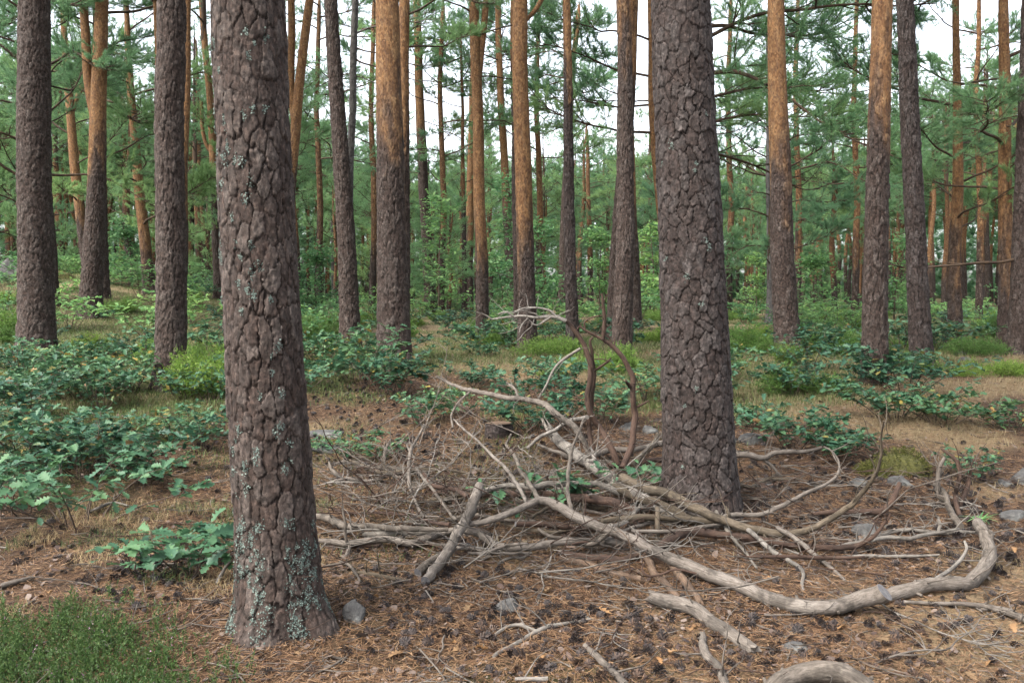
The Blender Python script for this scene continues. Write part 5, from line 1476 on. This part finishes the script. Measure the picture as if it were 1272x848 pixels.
DL = []
for i in range(4):
    V0, F0 = LEAF_HI; V = V0.copy(); V[:, 2] = 0.12 * np.sin(V[:, 0] * (3 + i)) + abs(V[:, 1]) * random.uniform(.2, .9)
    mb = MB(); mb.add(V, F0); DL.append(mb.mesh('dry_leaf', M['dead_leaf']))
for k, (px, py) in enumerate([(975 + 115, 835), (1195, 838), (570, 800), (590, 808), (660, 818), (672, 826), (560, 812), (775, 770), (868, 778), (600, 690), (510, 640), (525, 615), (540, 660), (195, 690), (260, 690), (258, 700), (215, 697), (180, 700), (970, 800), (1010, 770), (1130, 790), (700, 790), (735, 760), (640, 705), (470, 745), (505, 730), (960, 720), (1240, 740), (1262, 790), (1160, 820), (820, 830), (845, 815), (480, 820), (375, 815), (120, 760), (60, 740), (1080, 800), (1040, 785), (760, 740), (690, 735), (1130, 640), (1260, 690), (560, 740), (585, 755), (1225, 830), (910, 835)]):
    p = G(px, py)
    tag(link('dry_leaf', DL[k % 4], None, (p[0], p[1], p[2] + .008), (random.gauss(0, .3), random.gauss(0, .3), random.uniform(0, 6.28)), random.uniform(.04, .085)), 'dry orange brown oak leaf lying on the litter', 'leaf', 'dry leaves on the litter')

def frustum(n, y0, y1, pw=1.0, wid=0.62):
    Y = y0 + (y1 - y0) * R.random(n) ** pw
    x = R.uniform(-wid, wid, n) * Y + R.uniform(-1.3, 1.3, n) * np.sqrt(R.random(n))
    return x, Y

def litter():
    x, y = frustum(300000, 2.3, 12.5, 1.35)
    keep = R.random(len(x)) > 0.75 * green_mask(x, y) * sstep(6, 9, y)
    x, y = x[keep], y[keep]; n = len(x)
    a = R.uniform(0, 2 * PI, n); L = R.uniform(.03, .065, n) * (1 + .04 * y); e = R.normal(0.05, .22, n)
    d = np.stack([np.cos(a) * np.cos(e), np.sin(a) * np.cos(e), np.sin(e)], -1)
    sd = np.stack([-np.sin(a), np.cos(a), R.normal(0, .4, n)], -1) * (R.uniform(.0006, .0011, n) * (1 + .06 * y))[:, None]
    c = np.stack([x, y, ground(x, y) + .004 + abs(R.normal(0, .006, n))], -1)
    mid = c + np.stack([-np.sin(a), np.cos(a), np.zeros(n)], -1) * (L * R.normal(0, .08, n))[:, None]
    h = d * (L / 2)[:, None]
    V = np.stack([c - h, mid - sd, c + h, mid + sd], 1).reshape(-1, 3)
    mb = MB(); mb.add(V, np.arange(len(V)).reshape(-1, 4), 0, False)
    tag(link('needle_litter', mb.mesh('needle_litter', M['needle'])), 'layer of fallen brown pine needles on the floor', 'needle litter', kind='stuff')
    # bark flakes and crumbs
    x, y = frustum(78000, 2.3, 12, 1.3)
    dm = dark_mask(x, y); k = R.random(len(x)) < .35 + .65 * dm
    x, y = x[k], y[k]; n = len(x)
    nor = nrm(np.stack([R.normal(0, .35, n), R.normal(0, .35, n), np.ones(n)], -1))
    u = nrm(np.cross(nor, R.normal(0, 1, (n, 3)))); v = np.cross(nor, u)
    s = R.gamma(1.6, .0038, n) + .0025
    c = np.stack([x, y, ground(x, y) + .006 + R.uniform(0, .008, n)], -1)
    ang = np.linspace(0, 2 * PI, 6)[:-1]
    asp = R.uniform(.35, .9, n)
    rr = R.uniform(.6, 1.2, (n, 5)) * s[:, None]
    V = c[:, None, :] + (rr * np.cos(ang))[..., None] * u[:, None, :] + (rr * np.sin(ang) * asp[:, None])[..., None] * v[:, None, :]
    mb = MB(); mb.add(V.reshape(-1, 3), np.arange(n * 5).reshape(-1, 5), 0, False)
    tag(link('bark_flakes', mb.mesh('bark_flakes', M['flake'])), 'crumbs and flakes of pine bark strewn over the litter', 'bark flakes', kind='stuff')
litter()
def debris():
    rg = np.random.default_rng(91)
    mb = MB()
    for k in range(3200):
        if k % 5 < 3: px, py = rg.normal(790, 260), rg.normal(640, 55)
        else: px, py = rg.uniform(-20, 1290), 490 + 360 * rg.random()
        if not (480 < py < 855 and -20 < px < 1290): continue
        p = G(px, py); L = rg.uniform(.04, .22); a = rg.uniform(0, 6.28); b = rg.normal(0, .35)
        d = np.array([math.cos(a), math.sin(a), 0]); e = np.array([-math.sin(a), math.cos(a), 0])
        lift = abs(rg.normal(0, .02)) if k % 5 < 3 else 0.002
        q = catmull(np.array([p - d * L / 2, p + e * L * b * .4 + np.array([0, 0, lift * .5]), p + d * L / 2 + np.array([0, 0, lift])]), 6)
        q[:, 2] = np.maximum(q[:, 2], ground(q[:, 0], q[:, 1])) + .004
        mb.tube(q, np.linspace(rg.uniform(.0012, .0036), .0009, 6), 4, int(rg.choice([0, 0, 1, 2])), cap=False)
    tag(link('twig_debris', mb.mesh('twig_debris', [M['greywood'], M['bleached'], M['brownwood']])), 'fine broken twig debris strewn through the litter', 'twig debris', kind='stuff')
debris()

def blades(name, label, cat, mat, x, y, h, wd, lean=0.5, tris=2):
    n = len(x)
    a = R.uniform(0, 2 * PI, n); l = np.abs(R.normal(lean, .3, n))
    hh = h * R.uniform(.5, 1.2, n)
    b = np.stack([x, y, ground(x, y) - .004], -1)
    dd = np.stack([np.cos(a), np.sin(a), np.zeros(n)], -1)
    s = np.stack([-np.sin(a), np.cos(a), np.zeros(n)], -1) * (wd * .5 * (1 + .05 * y))[:, None]
    m = b + dd * (hh * l * .35)[:, None] + np.array([0, 0, 1]) * (hh * .6)[:, None]
    t = b + dd * (hh * l)[:, None] + np.array([0, 0, 1]) * (hh * np.maximum(1 - .35 * l, .3))[:, None]
    V = np.stack([b - s, b + s, m + s * .7, t, m - s * .7], 1).reshape(-1, 3)
    q = np.arange(n)[:, None] * 5
    mb = MB(); mb.add(V, q + np.array([[0, 1, 2, 4]]), 0, True); mb.add(np.zeros((0, 3)), q - n * 5 + np.array([[4, 2, 3]]), 0, True)
    tag(link(name, mb.mesh(name, mat)), label, cat, kind='stuff')
x, y = frustum(300000, 4.2, 34, 1.4)
k = R.random(len(x)) < straw_mask(x, y) * (0.15 + .85 * sstep(5, 8, y)); x, y = x[k], y[k]
blades('dry_grass', 'dry straw coloured grass between the trees', 'grass', M['straw'], x, y, .075, .0022, 1.3)
x, y = frustum(390000, 4.2, 30, 1.4)
k = R.random(len(x)) < green_mask(x, y) * (0.1 + .9 * sstep(5.5, 8, y)); x, y = x[k], y[k]
blades('green_grass', 'short green grass between the bushes', 'grass', M['grass'], x, y, .075, .0028, .8)
# grass wisps at the near left
x = R.uniform(-2.6, -0.9, 9000); y = R.uniform(3.4, 5.2, 9000)
k = vnoise(x / .25, y / .25, 71) + .6 * vnoise(x / .8, y / .8, 72) > .28; x, y = x[k], y[k]
blades('straw_wisps', 'thin straw wisps in the near left litter', 'grass', M['straw'], x, y, .07, .0018, 1.2)
x = R.uniform(-2.6, -1.0, 7000); y = R.uniform(3.5, 5.4, 7000)
k = vnoise(x / .3, y / .3, 75) + .6 * vnoise(x / .8, y / .8, 76) > .3; x, y = x[k], y[k]
blades('green_wisps', 'thin green blades in the near left litter', 'grass', M['grass'], x, y, .07, .002, .9)

def heath():
    sprig = MB()
    pts = []
    xs = R.uniform(-2.35, -0.72, 9500); ys = R.uniform(2.7, 3.85, 9500)
    px, py, _ = project(np.stack([xs, ys, ground(xs, ys)], -1))
    edge = 774 + 0.22 * np.maximum(px - 120, 0) + 34 * vnoise(px / 45, py / 45, 81) + 22 * vnoise(px / 14, py / 14, 82)
    dens = sstep(-30, 45, py - edge) * sstep(310, 120, px + 60 * vnoise(px / 30, py / 30, 83))
    k = R.random(len(xs)) < dens
    xs, ys = xs[k], ys[k]; n = len(xs)
    b = np.stack([xs, ys, ground(xs, ys)], -1)
    d = nrm(np.stack([R.normal(0, .35, n), R.normal(0, .35, n), np.ones(n)], -1))
    L = R.uniform(.03, .065, n) * (0.8 + .6 * vnoise(xs / .15, ys / .15, 84))
    TP = np.concatenate([b + d * (L * f)[:, None] for f in (.35, .55, .75, .92)]); TD = np.concatenate([d] * 4)
    mb = MB()
    tufts(mb, TP, TD, 7, .014, .0032, 0, .9, .15)
    o = tag(link('heath_carpet', mb.mesh('heath_carpet', M['heath'])), 'low mossy green heath carpet in the near left corner', 'heath', kind='stuff')
    k = R.random(n) < .012
    TP = (b + d * L[:, None])[k]
    mf = MB(); tufts(mf, TP, d[k], 6, .009, .005, 0, .9)
    tag(link('heath_flowers', mf.mesh('heath_flowers', M['flower'])), 'few tiny pale purple flowers on the heath carpet', 'flowers', kind='stuff')
heath()
# fresh green tuft by the bent log end
p = G(1216, 656)
mb = MB(); n_ = 26; a_ = R.uniform(0, 6.28, n_)
for k in range(n_):
    q = catmull(np.array([[0, 0, 0], [math.cos(a_[k]) * .03, math.sin(a_[k]) * .03, .06], [math.cos(a_[k]) * R.uniform(.06, .11), math.sin(a_[k]) * R.uniform(.06, .11), R.uniform(.03, .09)]]), 6)
    s = np.array([-math.sin(a_[k]), math.cos(a_[k]), 0]) * .006; wv = np.array([.5, 1, 1.1, .9, .6, .05])[:, None]
    V = np.vstack([q - s * wv, q + s * wv]); i = np.arange(5)
    mb.add(V, np.stack([i, i + 1, 6 + i + 1, 6 + i], -1))
tag(link('herb_tuft', mb.mesh('herb_tuft', M['oak_bright']), None, p), 'fresh bright green herb tuft beside the bent log end', 'plant')
